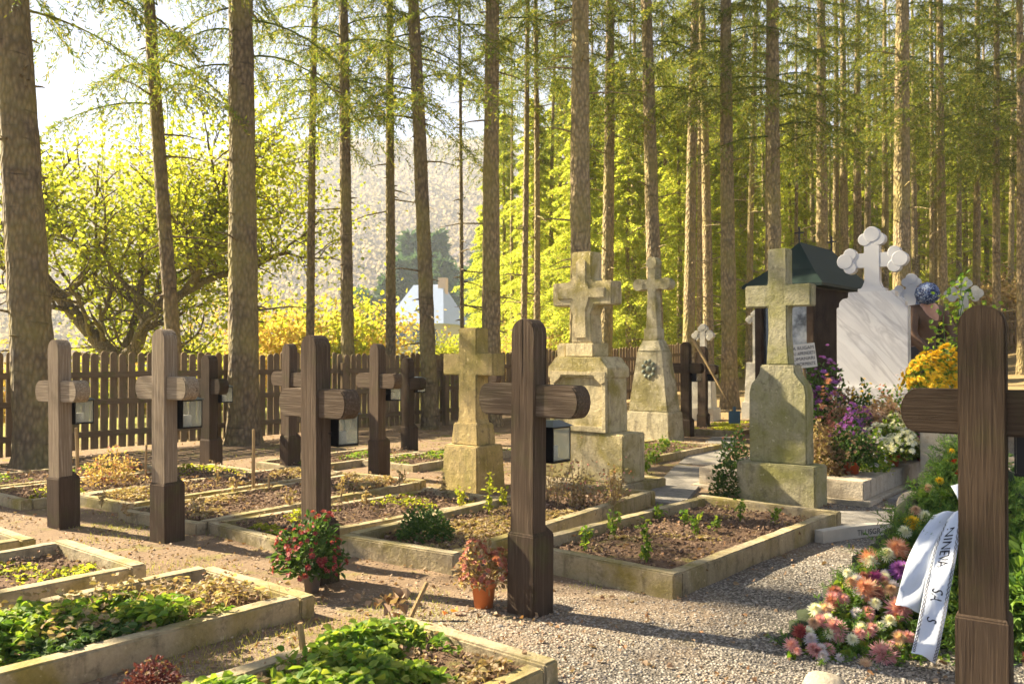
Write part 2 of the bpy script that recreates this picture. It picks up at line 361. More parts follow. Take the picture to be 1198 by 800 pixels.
def ground_mat():
    m, nt, bs = new_mat('earth gravel and moss'); co = coords(nt)
    sp = nd(nt, 'ShaderNodeSeparateXYZ'); nt.links.new(co, sp.inputs[0]); x, y = sp.outputs[0], sp.outputs[1]
    u = math_(nt, 'SUBTRACT', math_(nt, 'MULTIPLY', x, .766), math_(nt, 'MULTIPLY', y, .643))
    v = math_(nt, 'ADD', math_(nt, 'MULTIPLY', x, .643), math_(nt, 'MULTIPLY', y, .766))
    big = noise(nt, co, .9, 4); mid = noise(nt, co, 5, 6, .7); fine = noise(nt, co, 55, 5, .75)
    vo = nd(nt, 'ShaderNodeTexVoronoi'); vo.inputs['Scale'].default_value = 75; nt.links.new(co, vo.inputs['Vector'])
    vc = nd(nt, 'ShaderNodeSeparateColor'); nt.links.new(vo.outputs['Color'], vc.inputs[0])
    gravel = ramp(nt, vc.outputs[0], [(0, (.15, .13, .105)), (.4, (.29, .255, .21)), (.8, (.43, .385, .325)), (1, (.60, .55, .47))])
    gravel = mix(nt, .8, gravel, ramp(nt, vo.outputs['Distance'], [(.25, 1.0), (.6, .3)]), 'MULTIPLY')
    dirt = mix(nt, mid, (.15, .10, .06), (.37, .26, .165))
    dirt = mix(nt, .5, dirt, ramp(nt, fine, [(.3, .4), (.65, 1.0)]), 'MULTIPLY')
    g = math_(nt, 'ADD', math_(nt, 'MULTIPLY', u, .55), math_(nt, 'MULTIPLY', math_(nt, 'SUBTRACT', big, .5), 3.0))
    gf = ramp(nt, math_(nt, 'ADD', math_(nt, 'MULTIPLY', g, .4), 1.0), [(.25, 0.0), (.6, 1.0)])
    col = mix(nt, gf, dirt, gravel)
    moss = ramp(nt, noise(nt, co, 2.3, 6, .7), [(.55, 0.0), (.66, .8)])
    mossf = math_(nt, 'MULTIPLY', moss, math_(nt, 'SUBTRACT', 1.0, gf))
    col = mix(nt, mossf, col, mix(nt, fine, (.10, .10, .02), (.30, .27, .06)))
    # woodland litter past the graves, meadow down the slope behind the fence
    lit = mix(nt, mid, (.20, .13, .06), (.36, .27, .13)); vf = ramp(nt, math_(nt, 'MULTIPLY', v, .05), [(.62, 0.0), (.78, 1.0)])
    col = mix(nt, vf, col, lit)
    mead = mix(nt, mid, (.15, .17, .035), (.38, .34, .08)); uf = ramp(nt, math_(nt, 'MULTIPLY', u, -.05), [(.57, 0.0), (.66, 1.0)])
    col = mix(nt, uf, col, mead)
    nt.links.new(col, bs.inputs['Base Color']); bs.inputs['Roughness'].default_value = .95; bs.inputs['Specular IOR Level'].default_value = .15
    n1 = bump(nt, bs, mix(nt, gf, fine, ramp(nt, vo.outputs['Distance'], [(0, 1.0), (.6, 0.0)])), .9, .012); bump(nt, bs, mid, .5, .04, n1)
    return m
GROUND = ground_mat()
def soil_mat():
    m, nt, bs = new_mat('garden soil'); co = coords(nt)
    a = noise(nt, co, 8, 6, .7); b = noise(nt, co, 60, 4, .7)
    col = mix(nt, a, (.11, .065, .042), (.30, .20, .13)); col = mix(nt, .7, col, ramp(nt, b, [(.3, .35), (.65, 1.0)]), 'MULTIPLY')
    col = mix(nt, ramp(nt, noise(nt, co, 5, 5), [(.55, 0.0), (.7, .6)]), col, (.17, .17, .04))
    nt.links.new(col, bs.inputs['Base Color']); bs.inputs['Roughness'].default_value = 1; bs.inputs['Specular IOR Level'].default_value = .1
    bump(nt, bs, b, 1, .02); return m
SOIL = soil_mat()
# ------------------------------------------------------------------ the setting
def grid_mesh(xs, ys, fz, name, mat, **p):
    X_, Y_ = np.meshgrid(xs, ys); Z_ = fz(X_, Y_); nx, ny = len(xs), len(ys)
    i = np.arange(ny-1)[:, None]*nx; j = np.arange(nx-1)[None]
    f = np.stack([i+j, i+j+1, i+nx+j+1, i+nx+j], -1).reshape(-1, 4)
    return M().addn(np.stack([X_, Y_, Z_], -1), f, True).build(name, mat, **p)
gx = np.unique(np.concatenate([np.linspace(-1600, -80, 24), np.linspace(-80, -12, 60), np.linspace(-12, 12, 241), np.linspace(12, 80, 60), np.linspace(80, 1600, 24)]))
gy = np.unique(np.concatenate([np.linspace(-200, 0, 12), np.linspace(0, 16, 161), np.linspace(16, 80, 90), np.linspace(80, 1700, 30)]))
grid_mesh(gx, gy, ground_z, 'ground', GROUND, kind='structure')

def hill_mat(name, c0, c1, c2, sc):
    m, nt, bs = new_mat(name); co = coords(nt)
    a = noise(nt, co, .012, 5); vo = nd(nt, 'ShaderNodeTexVoronoi'); vo.inputs['Scale'].default_value = sc; nt.links.new(co, vo.inputs['Vector'])
    vc = nd(nt, 'ShaderNodeSeparateColor'); nt.links.new(vo.outputs['Color'], vc.inputs[0])
    col = mix(nt, vc.outputs[0], c0, c1); col = mix(nt, ramp(nt, a, [(.5, 0.0), (.65, .7)]), col, c2)
    nt.links.new(col, bs.inputs['Base Color']); bs.inputs['Roughness'].default_value = 1; bs.inputs['Specular IOR Level'].default_value = 0
    return m
HILLM = hill_mat('leafless beech wood', (.215, .18, .195), (.235, .195, .21), (.225, .195, .19), .12)  # bluish mauve of the haze is mixed into the greyish wood colour
MOUNT = hill_mat('far mountain forest', (.07, .08, .07), (.13, .12, .10), (.05, .07, .05), .05)
def hill_z(x, y):
    h = 146+16*np.sin(x*.006+1)+fbm(x*.006, y*.006)*60
    return -13+h*sstep(150, 640, y+.12*x)*(1-.35*sstep(660, 860, y))
def mount_z(x, y):
    h = 205+18*np.sin(x*.004+2.6)+fbm(x*.005, y*.005)*60-.08*(x+400)
    return -14+np.maximum(0, h)*sstep(630, 880, y)
grid_mesh(np.linspace(-900, 700, 120), np.linspace(140, 900, 90), hill_z, 'hill', HILLM, kind='structure')
grid_mesh(np.linspace(-1300, 1000, 90), np.linspace(620, 1100, 50), mount_z, 'mountain', MOUNT, kind='structure')
CROWNF = leaf_mat('bare beech crowns', [(.225, .185, .205), (.245, .20, .22), (.235, .195, .21), (.25, .205, .215), (.235, .20, .195)], .4, .9)  # crown tones carry the haze's bluish mauve as well
n = 11000; hy = 190+500*rng.random(n)**.8; hx = -.64*hy+ .64*hy*rng.random(n)
mm = M(); s_ = 2.6+2.4*rng.random(n); K = 36; v_ = rvec(n*K).reshape(n, K, 3)*(.45+.55*rng.random((n, K, 1)))
p_ = np.stack([hx, hy, hill_z(hx, hy)+s_*1.3], 1)[:, None]+v_*s_[:, None, None]*[1, 1, 1.25]
rhombi(mm, p_.reshape(-1, 3), rvec(n*K), np.repeat(s_, K)*.42, np.repeat(s_, K)*.15)
mm.build('forest', CROWNF, kind='stuff', label='leafless beech wood covering the far hillside, haze mauve mixed into its colour', category='forest')

# ------------------------------------------------------------------ spruces
def trunk_mesh(h, r, lean=(0, 0), seed=0, stubs=30):
    m = M(); k = 90; t = np.linspace(0, 1, k); rs = np.random.default_rng(seed)
    px_ = lean[0]*t*h+.05*np.sin(t*7+seed)*t; py_ = lean[1]*t*h+.05*np.cos(t*5+seed)*t
    rad = r*(1-.78*t**1.1)+r*.35*np.exp(-t*h/.28)
    tube(m, np.stack([px_, py_, t*h-.05], 1), rad, 14, True, False, .11)
    for i in range(stubs):
        tt = rs.uniform(.06, .45); a = rs.random()*6.28; z = tt*h; rr = r*(1-.78*tt)
        L = rs.uniform(.04, .16) if rs.random() < .7 else rs.uniform(.3, .9)
        c = np.array([lean[0]*z, lean[1]*z, z]); d = np.array([math.cos(a), math.sin(a), rs.uniform(-.3, .25)])
        tube(m, [c+d*rr*.7, c+d*(rr+L*.5), c+d*(rr+L)+[0, 0, -.1*L]], [.018, .012, .004], 5, True, False)
    return m
def branch_arrays(rs, phi, z0, L, needles, size, hang, N=22):
    """one drooping bough: returns spine points and needle spray arrays"""
    a = rs.uniform(-.05, .3); b = rs.uniform(.25, .6)
    t = np.linspace(0, 1, 9); out = np.array([math.cos(phi), math.sin(phi), 0]); side = np.array([-out[1], out[0], 0])
    bend = rs.uniform(-.2, .2)
    sp = out*(L*t)[:, None]+side*(bend*L*t*t)[:, None]; sp[:, 2] = z0+L*(a*t-b*t*t)
    P, D, LN = [], [], []
    tt = np.linspace(.12, 1, N)
    for q, w in enumerate(tt):
        c = np.array([np.interp(w, t, sp[:, k]) for k in range(3)])
        sg = 1 if q % 2 else -1
        l = L*.30*(1.15-.75*w)*rs.uniform(.6, 1.3)+.08
        d0 = side*sg*rs.uniform(.5, 1)+out*rs.uniform(.2, .8)+np.array([0, 0, -hang*rs.uniform(.2, 1.3)])
        d0 /= np.linalg.norm(d0)
        ks = np.linspace(.05, 1, needles)
        pts = c+np.outer(ks*l, d0); pts[:, 2] -= hang*.5*l*ks**2
        P.append(pts); D.append(np.repeat(d0[None], needles, 0)+rs.normal(size=(needles, 3))*.55+[0, 0, -.25*hang]); LN.append(np.full(needles, size)*rs.uniform(.7, 1.3, needles))
    return sp, np.concatenate(P), np.concatenate(D), np.concatenate(LN)
def crown_mesh(seed, h, n, L0, L1, needles=11, size=.13, hang=.7, width=.13, N=22, zpow=1.0, z0=0):
    rs = np.random.default_rng(seed); m = M(); P, D, LN = [], [], []
    for i in range(n):
        t = (i/n)**zpow; z = z0+t*h; L = (L0*(1-t)+L1*t)*rs.uniform(.55, 1.15); phi = i*2.4+rs.uniform(-.5, .5)
        sp, p, d, ln = branch_arrays(rs, phi, z, L, needles, size, hang, N)
        tube(m, sp, np.linspace(.014, .003, 9), 4, True, False)
        P.append(p); D.append(d); LN.append(ln)
    P = np.concatenate(P); D = np.concatenate(D); LN = np.concatenate(LN)
    rhombi(m, P, D, LN, LN*width); return m
CROWNS = [crown_mesh(11+k, 9, 47, 2.1, .6, 26, .065, .5, .11, N=34, zpow=1.15).mesh('crown', NEEDLE) for k in range(3)]
CROWN_THIN = [crown_mesh(31+k, 8, 30, 1.8, .6, 24, .065, .6, .11, N=30, zpow=1.1).mesh('crown', NEEDLE) for k in range(2)]
FULL = [crown_mesh(51+k, 11.5, 125, 2.8, .2, 18, .12, .5, .13, 26, .9, .2).mesh('crown', NEEDLE2) for k in range(3)]
FARC = [crown_mesh(71+k, 11.5, 80, 2.6, .2, 5, .6, .3, .2, 12, .9, .2).mesh('crown', NEEDLEF) for k in range(2)]

def spruce(px0, px1, wpx, Y, crown_z, label, group=None, bark=BARK_LIT, h=17, dens='mid', cat='tree', seed=None, py=(0, 400)):
    """trunk crossing photo rows py[0]/py[1] at px0/px1, wpx pixels wide, Y metres away"""
    zb, zt = Zh(py[1], Y), Zh(py[0], Y)
    xb, xt = X(px1, Y), X(px0, Y); lx = (xt-xb)/(zt-zb)
    crown_z += .9 if px1 > 520 else .3
    gz = None; xr = xb-lx*(zb)
    gz = G(xr, Y); xr = xb-lx*(zb-gz)
    seed = seed or int(abs(px1)*7+Y*13)
    r = wpx/F*Y/2*1.06
    root = thing('spruce_tree', label, cat, (xr, Y, gz), 0, group)
    trunk_mesh(h, r, (lx, random.uniform(-.01, .01)), seed).build('trunk', bark, root)
    lib = {'mid': CROWNS, 'thin': CROWN_THIN}[dens]
    c = bpy.data.objects.new('crown', lib[seed % len(lib)]); link(c, root, (lx*(crown_z-gz), 0, crown_z-gz), random.random()*6.28)
    s = random.uniform(.85, 1.15); c.scale = (s, s, (h-(crown_z-gz))/9.3 if h-(crown_z-gz) < 13 else 1.4)
    return root
T = [
 # px@0, px@400, width, distance, crown height, density, label
 (13, 38, 46, 9.7, 4.9, 'mid', 'thickest spruce trunk, leaning left at the left edge, in front of the fence'),
 (172, 204, 17, 12.8, 4.7, 'mid', 'thin dark leaning spruce just behind the second wooden cross from the left'),
 (283, 285, 34, 12.0, 5.0, 'mid', 'stout straight spruce rising between the second and third wooden crosses'),
 (367, 363, 10, 16.5, 5.4, 'mid', 'very thin knobbly spruce stem right of the stout one, behind the fence'),
 (399, 407, 15, 15.2, 5.4, 'mid', 'slim spruce right behind the large wooden cross with red chrysanthemums'),
 (457, 457, 12, 17.0, 5.6, 'mid', 'slim dark spruce left of the bluish far roof'),
 (484, 500, 18, 14.6, 5.0, 'mid', 'mossy spruce leaning left in front of the far roof'),
 (536, 541, 5, 17.5, 6.2, 'thin', 'pole thin young spruce stem rising above the ochre stone cross'),
 (575, 575, 22, 15.0, 6.0, 'mid', 'straight spruce directly left of the nearest wooden cross top'),
 (619, 612, 8, 19.0, 6.0, 'thin', 'left one of the two thin twin stems above the nearest wooden cross'),
 (628, 628, 8, 19.6, 6.6, 'mid', 'right one of the two thin twin stems above the nearest wooden cross'),
 (679, 680, 26, 13.6, 5.8, 'mid', 'thick sunlit spruce rising behind the tall stone monument cross'),
 (716, 709, 15, 18.5, 5.4, 'mid', 'slim spruce between the two tall stone monuments'),
 (756, 768, 18, 17.5, 5.2, 'mid', 'spruce leaning left behind the tapered obelisk'),
 (815, 806, 14, 21.0, 6.5, 'mid', 'left stem of the close trio right of the obelisk'),
 (820, 818, 7, 23.0, 7.5, 'thin', 'thin middle stem of the close trio right of the obelisk'),
 (824, 829, 12, 22.0, 7.0, 'mid', 'right stem of the close trio right of the obelisk'),
 (850, 853, 18, 17.5, 5.4, 'mid', 'pale barked spruce between the small white cross and the mossy stone cross'),
 (884, 876, 8, 24.0, 6.2, 'mid', 'thin spruce just left of the mossy stone cross'),
 (906, 906, 20, 17.0, 4.4, 'mid', 'reddish spruce trunk straight behind the mossy stone cross'),
 (965, 962, 15, 22.0, 5.4, 'mid', 'spruce rising behind the green roofed tomb shelter'),
 (1058, 1056, 21, 18.0, 5.0, 'mid', 'thick spruce rising just right of the marble cross'),
 (1094, 1090, 6, 24.0, 6.5, 'thin', 'thinnest stem of the trio right of the marble cross'),
 (1100, 1097, 8, 25.0, 7.5, 'mid', 'pale middle stem of the trio right of the marble cross'),
 (1103, 1104, 11, 22.0, 5.6, 'mid', 'darkest stem of the trio right of the marble cross'),
 (1146, 1142, 9, 24.0, 5.6, 'mid', 'pale slim spruce above the white stone cross with the rose bush'),
 (1167, 1166, 9, 22.0, 5.2, 'mid', 'slim spruce above the arched top of the right wooden cross'),
 (1194, 1196, 11, 21.0, 4.8, 'mid', 'spruce stem at the far right edge'),
]
T += [  # unseen spruces outside the view, added to cast shadow bands on the plots
 (-250, -250, 34, 8.6, 8.0, 'thin', 'unseen shadow casting spruce just outside the left edge of the picture, beside the leftmost plot'),
 (-420, -420, 30, 10.2, 8.0, 'thin', 'second unseen shadow casting spruce outside the left edge, by the fence'),
 (-700, -700, 44, 7.6, 8.5, 'thin', 'unseen shadow casting spruce well left of the picture, beside the front plots'),
]
for a in T: spruce(a[0], a[1], a[2], a[3], a[4], a[6], dens=a[5], bark=BARK_DIM if a[1] < 560 else BARK_LIT)
GW = 'spruce trunks crowded in the wood behind the graves'
deep = [(930, 5, 27), (941, 6, 30), (979, 9, 27), (990, 11, 24), (1003, 11, 26), (1014, 9, 30), (1035, 9, 28), (1026, 6, 34), (952, 7, 34), (1072, 8, 31), (1121, 7, 33), (1156, 6, 35),
        (1182, 7, 30), (972, 4, 38), (996, 5, 40), (1046, 5, 36), (1064, 4, 40), (1114, 5, 38), (1135, 4, 42), (1162, 4, 41), (1176, 5, 37), (1190, 4, 40), (1202, 6, 33), (888, 4, 40), (912, 4, 42), (936, 5, 41), (958, 4, 39), (1020, 5, 42), (1084, 4, 43), (600, 5, 30), (644, 6, 27), (662, 4, 33), (698, 6, 29), (728, 5, 34), (742, 7, 26), (780, 6, 28), (798, 5, 35), (838, 6, 30), (862, 5, 38), (590, 4, 34), (872, 6, 29), (866, 6, 33), (896, 6, 36), (792, 6, 34), (740, 6, 33), (1209, 9, 25), (1226, 12, 22), (1128, 5, 38), (1080, 5, 37), (918, 5, 38)]
for k, (p, w, Y) in enumerate(deep):
    spruce(p+random.uniform(-6, 6), p, w, Y, G(X(p, Y), Y)+random.uniform(5.0, 8.5), 'slim straight spruce trunk in the crowded wood behind the graves', GW, h=15, dens='thin')
# young spruces green to the ground, behind the fence and in the wood
def full_tree(x, y, s, label, group, lib=FULL, name='young_spruce', zs=1.0, bark=BARK_LIT):
    z = G(x, y) if y < 120 else float(hill_z(x, y)) if y > 200 else -12
    root = thing(name, label, 'tree', (x, y, z-.2), random.random()*6.28, group)
    root.scale = (s, s, s*zs)
    link(bpy.data.objects.new('trunk', FT), root); link(bpy.data.objects.new('crown', random.choice(lib)), root)
    return root
FT = trunk_mesh(11.8, .13, (0, 0), 5, 4).mesh('trunk', BARK_LIT)
GF = 'bushy green spruces behind the far fence'
for p, Y, s in [(590, 33, .95), (625, 27, .8), (655, 36, 1.15), (690, 29, .95), (722, 37, 1.2), (748, 29, .9), (780, 34, 1.1), (812, 30, .9), (842, 38, 1.15), (870, 34, .85), (566, 42, .95), (640, 46, 1.4), (700, 48, 1.5), (765, 47, 1.45), (830, 50, 1.4), (905, 44, 1.1), (600, 52, 1.3),
                (935, 38, .9), (985, 43, 1.0), (1030, 47, 1.1), (1085, 46, 1.1), (1150, 43, 1.0), (1205, 40, .9), (895, 54, 1.4), (960, 56, 1.5), (1040, 60, 1.5), (1110, 60, 1.5), (1180, 58, 1.4), (1250, 50, 1.3), (1240, 34, .9), (675, 25, .75), (735, 24, .7), (795, 26, .8), (855, 27, .85), (925, 30, .8), (1010, 33, .85), (1075, 34, .9), (1130, 35, .95), (1175, 36, .9), (860, 62, 1.8), (935, 66, 1.9), (1000, 68, 1.9), (1075, 70, 2.0), (1145, 68, 1.9), (1215, 66, 1.9), (780, 60, 1.7), (700, 60, 1.7), (640, 58, 1.5)]:
    full_tree(X(p, Y), Y, s, 'bushy yellow green spruce with boughs to the ground behind the far fence' if p < 880 else 'bushy green spruce filling the gaps of the wood on the right', GF if p < 880 else 'bushy green spruces filling the wood')
GD = 'dark conifers beside the far roof'
for p, Y, s in [(405, 150, .9), (432, 140, 1.0), (452, 146, 1.15), (468, 150, 1.3), (486, 156, 1.35), (503, 158, 1.4), (518, 150, 1.3), (533, 155, 1.25), (549, 145, 1.2), (563, 140, 1.3), (420, 160, 1.1), (510, 165, 1.6), (478, 168, 1.6)]:
    full_tree(X(p, Y), Y, s*2.0, 'hazy blue green conifer standing behind the bluish far roof', GD, FARC, 'conifer', 1.0)

# ------------------------------------------------------------------ orchard tree and shrubs down the slope
def limb(m, p, d, L, r, depth, ends, rs, spread=.7, grav=0.0):
    pts = [np.array(p)]; d = np.array(d)/np.linalg.norm(d); k = 6
    for i in range(k):
        d = d+rs.normal(size=3)*.16+[0, 0, .05-grav]; d /= np.linalg.norm(d); pts.append(pts[-1]+d*L/k)
    tube(m, pts, np.linspace(r, r*.62, k+1), 8 if r > .03 else 5, True, False, .15)
    ends.append((pts[-1], d, r)); 
    if depth <= 1: ends.extend((q, d, r) for q in pts[1:-1])
    if depth:
        for j in range(3 if depth > 1 else 4):
            q = pts[rs.integers(2, k+1)]
            e = d+rs.normal(size=3)*spread; limb(m, q, e, L*rs.uniform(.55, .8), r*.55, depth-1, ends, rs, spread, grav)
Yo = 18.0
gz = G(X(140, Yo), Yo)
root = thing('orchard_tree', 'old spreading fruit tree with yellow green leaves and thick forked dark limbs behind the fence', 'tree', (X(148, Yo), Yo, gz))
tm = M(); ends = []; rs = np.random.default_rng(3)
lz = lambda px, py, Y=Yo: np.array([X(px, Yo)-X(148, Yo), Y-Yo, Zh(py, Yo)-gz])
fork = lz(140, 425)
tube(tm, [(0, 0, -.3), fork*.5+[.1, 0, 0], fork], [.30, .24, .22], 12, True, False, .15)
Ls = [[fork, lz(112, 395), lz(82, 362), lz(48, 322), lz(20, 280), lz(0, 230, 18.5)],
      [fork, lz(165, 405, 17.8), lz(182, 370, 17.6), lz(215, 342), lz(248, 322, 18.2)],
      [lz(215, 342), lz(236, 320, 17.8), lz(240, 280, 17.6), lz(264, 240, 17.7), lz(262, 200, 18)],
      [fork, lz(150, 350, 18.6), lz(140, 290, 19), lz(150, 230, 19)],
      [lz(248, 322, 18.2), lz(290, 300, 18.5), lz(320, 290, 19)]]
for q, L_ in enumerate(Ls):
    r0 = [.17, .15, .09, .09, .06][q]
    tube(tm, L_, np.linspace(r0, r0*.5, len(L_)), 10, True, False, .2)
    for j in range(1, len(L_)):
        for _ in range(3):
            a = np.array(L_[j-1]); b = np.array(L_[j]); p = a+(b-a)*rs.random()
            limb(tm, p, rs.normal(size=3)*[.8, .8, .5]+[0, 0, .55], rs.uniform(1.0, 1.7), r0*.35, 2, ends, rs)
tm.build('trunk', BARKO, root)
lm = M(); P = np.array([e[0] for e in ends]); N = 25000
i = rng.integers(0, len(P), N); P2 = P[i]+rng.normal(size=(N, 3))*[.36, .36, .30]
P2 = P2[P2[:, 2] > .5]; P2 = P2[~((P2[:, 1] < .15) & (P2[:, 2] < Zh(318, Yo)-gz) & (rng.random(len(P2)) < .93))]; leaves(lm, P2, rvec(len(P2))+[0, 0, -.2], .06+.05*rng.random(len(P2)), .032+.014*rng.random(len(P2)))
for k in range(60):                                              # upright shoots along the top
    c = P[rng.integers(len(P))]; L = rng.uniform(.8, 1.6); c = c+[0, 0, .1]
    if c[2] < 2.6: continue
    sh = [c, c+[.03, 0, L*.5], c+[rng.uniform(-.15, .15), 0, L]]; tube(lm, sh, [.012, .008, .003], 4, True, False)
    t = np.linspace(.1, 1, 16); p = c+np.outer(t, np.array(sh[2])-c); leaves(lm, p, rvec(16)+[0, 0, .3], .10, .04)
lm.build('crown', LF_Y, root)

def shrub_mesh(seed, w, h, n_leaf, mat, name, lsize=.07, stems=22, arch=.3):
    rs = np.random.default_rng(seed); m = M(); E = []
    for k in range(stems):
        a = rs.random()*6.28; L = h*rs.uniform(.6, 1.05); o = w*rs.uniform(.2, 1)
        t = np.linspace(0, 1, 7); b = np.array([math.cos(a), math.sin(a)])
        pts = np.stack([b[0]*o*t**1.4, b[1]*o*t**1.4, L*(t-arch*t**3)], 1)+rs.normal(size=(7, 3))*.05*t[:, None]
        tube(m, pts, np.linspace(.02, .005, 7), 4, True, False); E.append(pts[2:])
    E = np.concatenate(E); p = E[rs.integers(0, len(E), n_leaf)]+rs.normal(size=(n_leaf, 3))*[w*.14, w*.14, h*.1]
    p[:, 2] = np.abs(p[:, 2])+.05
    leaves(m, p, rvec(n_leaf), lsize*(.6+.8*rng.random(n_leaf)), lsize*.42)
    return m.mesh(name, mat)
SH_O = [shrub_mesh(k, 1.9, 3.2, 3200, LF_O, 'shrub', .10) for k in (1, 2)]
SH_Y = [shrub_mesh(k, 1.9, 3.0, 3200, LF_Y, 'shrub', .10) for k in (3, 4)]
SH_B = [shrub_mesh(k, 1.7, 2.8, 2600, LF_B, 'shrub', .08, 60, .55) for k in (5, 6, 7)]
def shrub(x, y, lib, s, label, cat, group, name='shrub'):
    o = bpy.data.objects.new(name, random.choice(lib)); o.scale = (s, s, s*random.uniform(.85, 1.15))
    return link(o, None, (x, y, G(x, y)-.1), random.random()*6.28, label=label, category=cat, group=group)
for p, Y, s, lib, lb in [(20, 26, 1.25, SH_O, 0), (70, 30, 1.2, SH_O, 0), (-30, 24, 1.3, SH_O, 0), (322, 24, 1.2, SH_O, 0), (345, 30, 1.5, SH_O, 0), (385, 25, 1.25, SH_Y, 1), (425, 27, 1.15, SH_O, 0), 
                         (300, 28, 1.4, SH_Y, 1), (250, 26, 1.2, SH_Y, 1), (120, 26, 1.2, SH_Y, 1), (180, 27, 1.2, SH_O, 0), (495, 30, .75, SH_Y, 1), (548, 34, .9, SH_B, 2), (580, 30, 1.0, SH_B, 2), (640, 26, 1.0, SH_B, 2), (600, 25, .8, SH_B, 2), (530, 26, .7, SH_Y, 1), (360, 40, 1.8, SH_O, 0), (410, 44, 1.9, SH_O, 0), (770, 26, .7, SH_B, 2)]:
    lab = ('orange and yellow autumn bush on the slope behind the fence', 'yellow green leafy bush on the slope behind the fence', 'tan dry bush just behind the far fence')[lb]
    shrub(X(p, Y), Y, lib, s, lab, 'bush', ('orange autumn bushes behind the fence', 'yellow green bushes behind the fence', 'dry bushes behind the far fence')[lb])
for k in range(46):
    Y = random.uniform(27, 44); p = random.uniform(880, 1290)
    shrub(X(p, Y), Y, SH_B, random.uniform(.8, 1.5), 'dry tan thicket bush with arching stems on the wooded bank', 'bush', 'dry thicket on the wooded bank', 'thicket_bush')

# ------------------------------------------------------------------ far house below the hill
def house():
    Y = 95.0; x0 = X(466, Y); x1 = X(536, Y); zt = Zh(333, Y); ze = Zh(378, Y); zb = -12
    root = thing('house', 'far house with a bright bluish sheet roof down in the valley', 'house', ((x0+x1)/2, Y, zb), R(-18))
    w = (x1-x0)*.9; d = 7.0; e = ze-zb; t = zt-zb
    m = M(); m.bm(bevel_prism([(-w/2, 0), (w/2, 0), (w/2, e), (-w/2, e)], -d/2, d/2, 0)); m.build('wall', plain('pale plaster', (.34, .31, .29), .9), root)
    m = M(); sl = plain('bluish sheet roof', (.27, .33, .45), .4, .2, .5, .1, 2, .05); o = .5
    m.add([(-w/2-o, -d/2-o, e-.2), (w/2+o, -d/2-o, e-.2), (w/2-1.2, 0, t), (-w/2+1.2, 0, t), (w/2+o, d/2+o, e-.2), (-w/2-o, d/2+o, e-.2)],
          [[0, 1, 2, 3], [4, 5, 3, 2], [1, 4, 2], [5, 0, 3], [0, 5, 4, 1]]); rf = m.build('roof', sl, root)
    m = M(); box(m, w*.22, w*.22+.9, -.4, .4, t-1.2, t+.7, .02); m.build('chimney', plain('chimney plaster', (.5, .36, .3), .9), rf)
    for q in (-.3, .05, .33):
        m = M(); box(m, w*q-.6, w*q+.6, -d/2-.03, -d/2+.05, e-2.2, e-.8, .01); m.build('window', plain('dark pane', (.05, .06, .08), .1, 0, .6), root)
house()
# ------------------------------------------------------------------ picket fences
def fence(pts, label, ph=1.22, pitch=.118, pw=.092, bay=2.2, name='picket_fence'):
    A = np.array(pts[0]); B = np.array(pts[1]); L = np.linalg.norm(B-A); t = (B-A)/L; ang = math.atan2(t[1], t[0])
    root = thing(name, label, 'fence', (A[0], A[1], G(*A)), ang); z0 = G(*A)
    nb = int(round(L/bay)); bl = L/nb; ca, sa = math.cos(ang), math.sin(ang)
    gz = lambda s: G(A[0]+t[0]*s, A[1]+t[1]*s)-z0
    for k in range(nb+1):
        s = k*bl; m = M(); box(m, s-.055, s+.055, .03, .13, gz(s)-.1, gz(s)+ph-.08+random.uniform(-.03, .03), .006); m.build('post', W_F, root)
    for k in range(nb):
        m = M(); s = k*bl+.02
        while s < (k+1)*bl-.02:
            h = ph+random.uniform(-.025, .02); w = pw*random.uniform(.9, 1.05); z = gz(s)+.06; c = s+random.uniform(-.006, .006); r = w/2
            sk = random.uniform(-.008, .008)
            arc = [(c+sk+r*math.cos(a), z+h-r*.9+r*.9*math.sin(a)) for a in np.linspace(0, math.pi, 7)]
            m.bm(bevel_prism([(c-r, z), (c+r, z)]+arc, -.012, .012, 0)); s += pitch*random.uniform(.97, 1.04)
        m.build('picket_panel', W_F, root)
        for zz in (.22, .62, ph-.26):
            m = M(); a, b = k*bl-.03, (k+1)*bl+.03; za, zb = gz(a)+zz, gz(b)+zz; y0, y1 = .014+.001*(k % 2), .052
            v = [(a, y0, za), (b, y0, zb), (b, y1, zb), (a, y1, za), (a, y0, za+.075), (b, y0, zb+.075), (b, y1, zb+.075), (a, y1, za+.075)]
            m.add(v, [[3, 2, 1, 0], [4, 5, 6, 7], [0, 1, 5, 4], [1, 2, 6, 5], [2, 3, 7, 6], [3, 0, 4, 7]]); m.build('rail', W_FR, root)
W_FR = wood_mat('mossy fence rails', 0, (.17, .12, .065), (.27, .2, .11), .7)
fence(((4.7, 22.3), (-7.2, 8.5)), 'long mossy picket fence with rounded tops running behind the graves')
fence(((16.6, 24.6), (12.6, 26.6)), 'short weathered fence below the thicket, behind the white cross with the rose', 1.3)

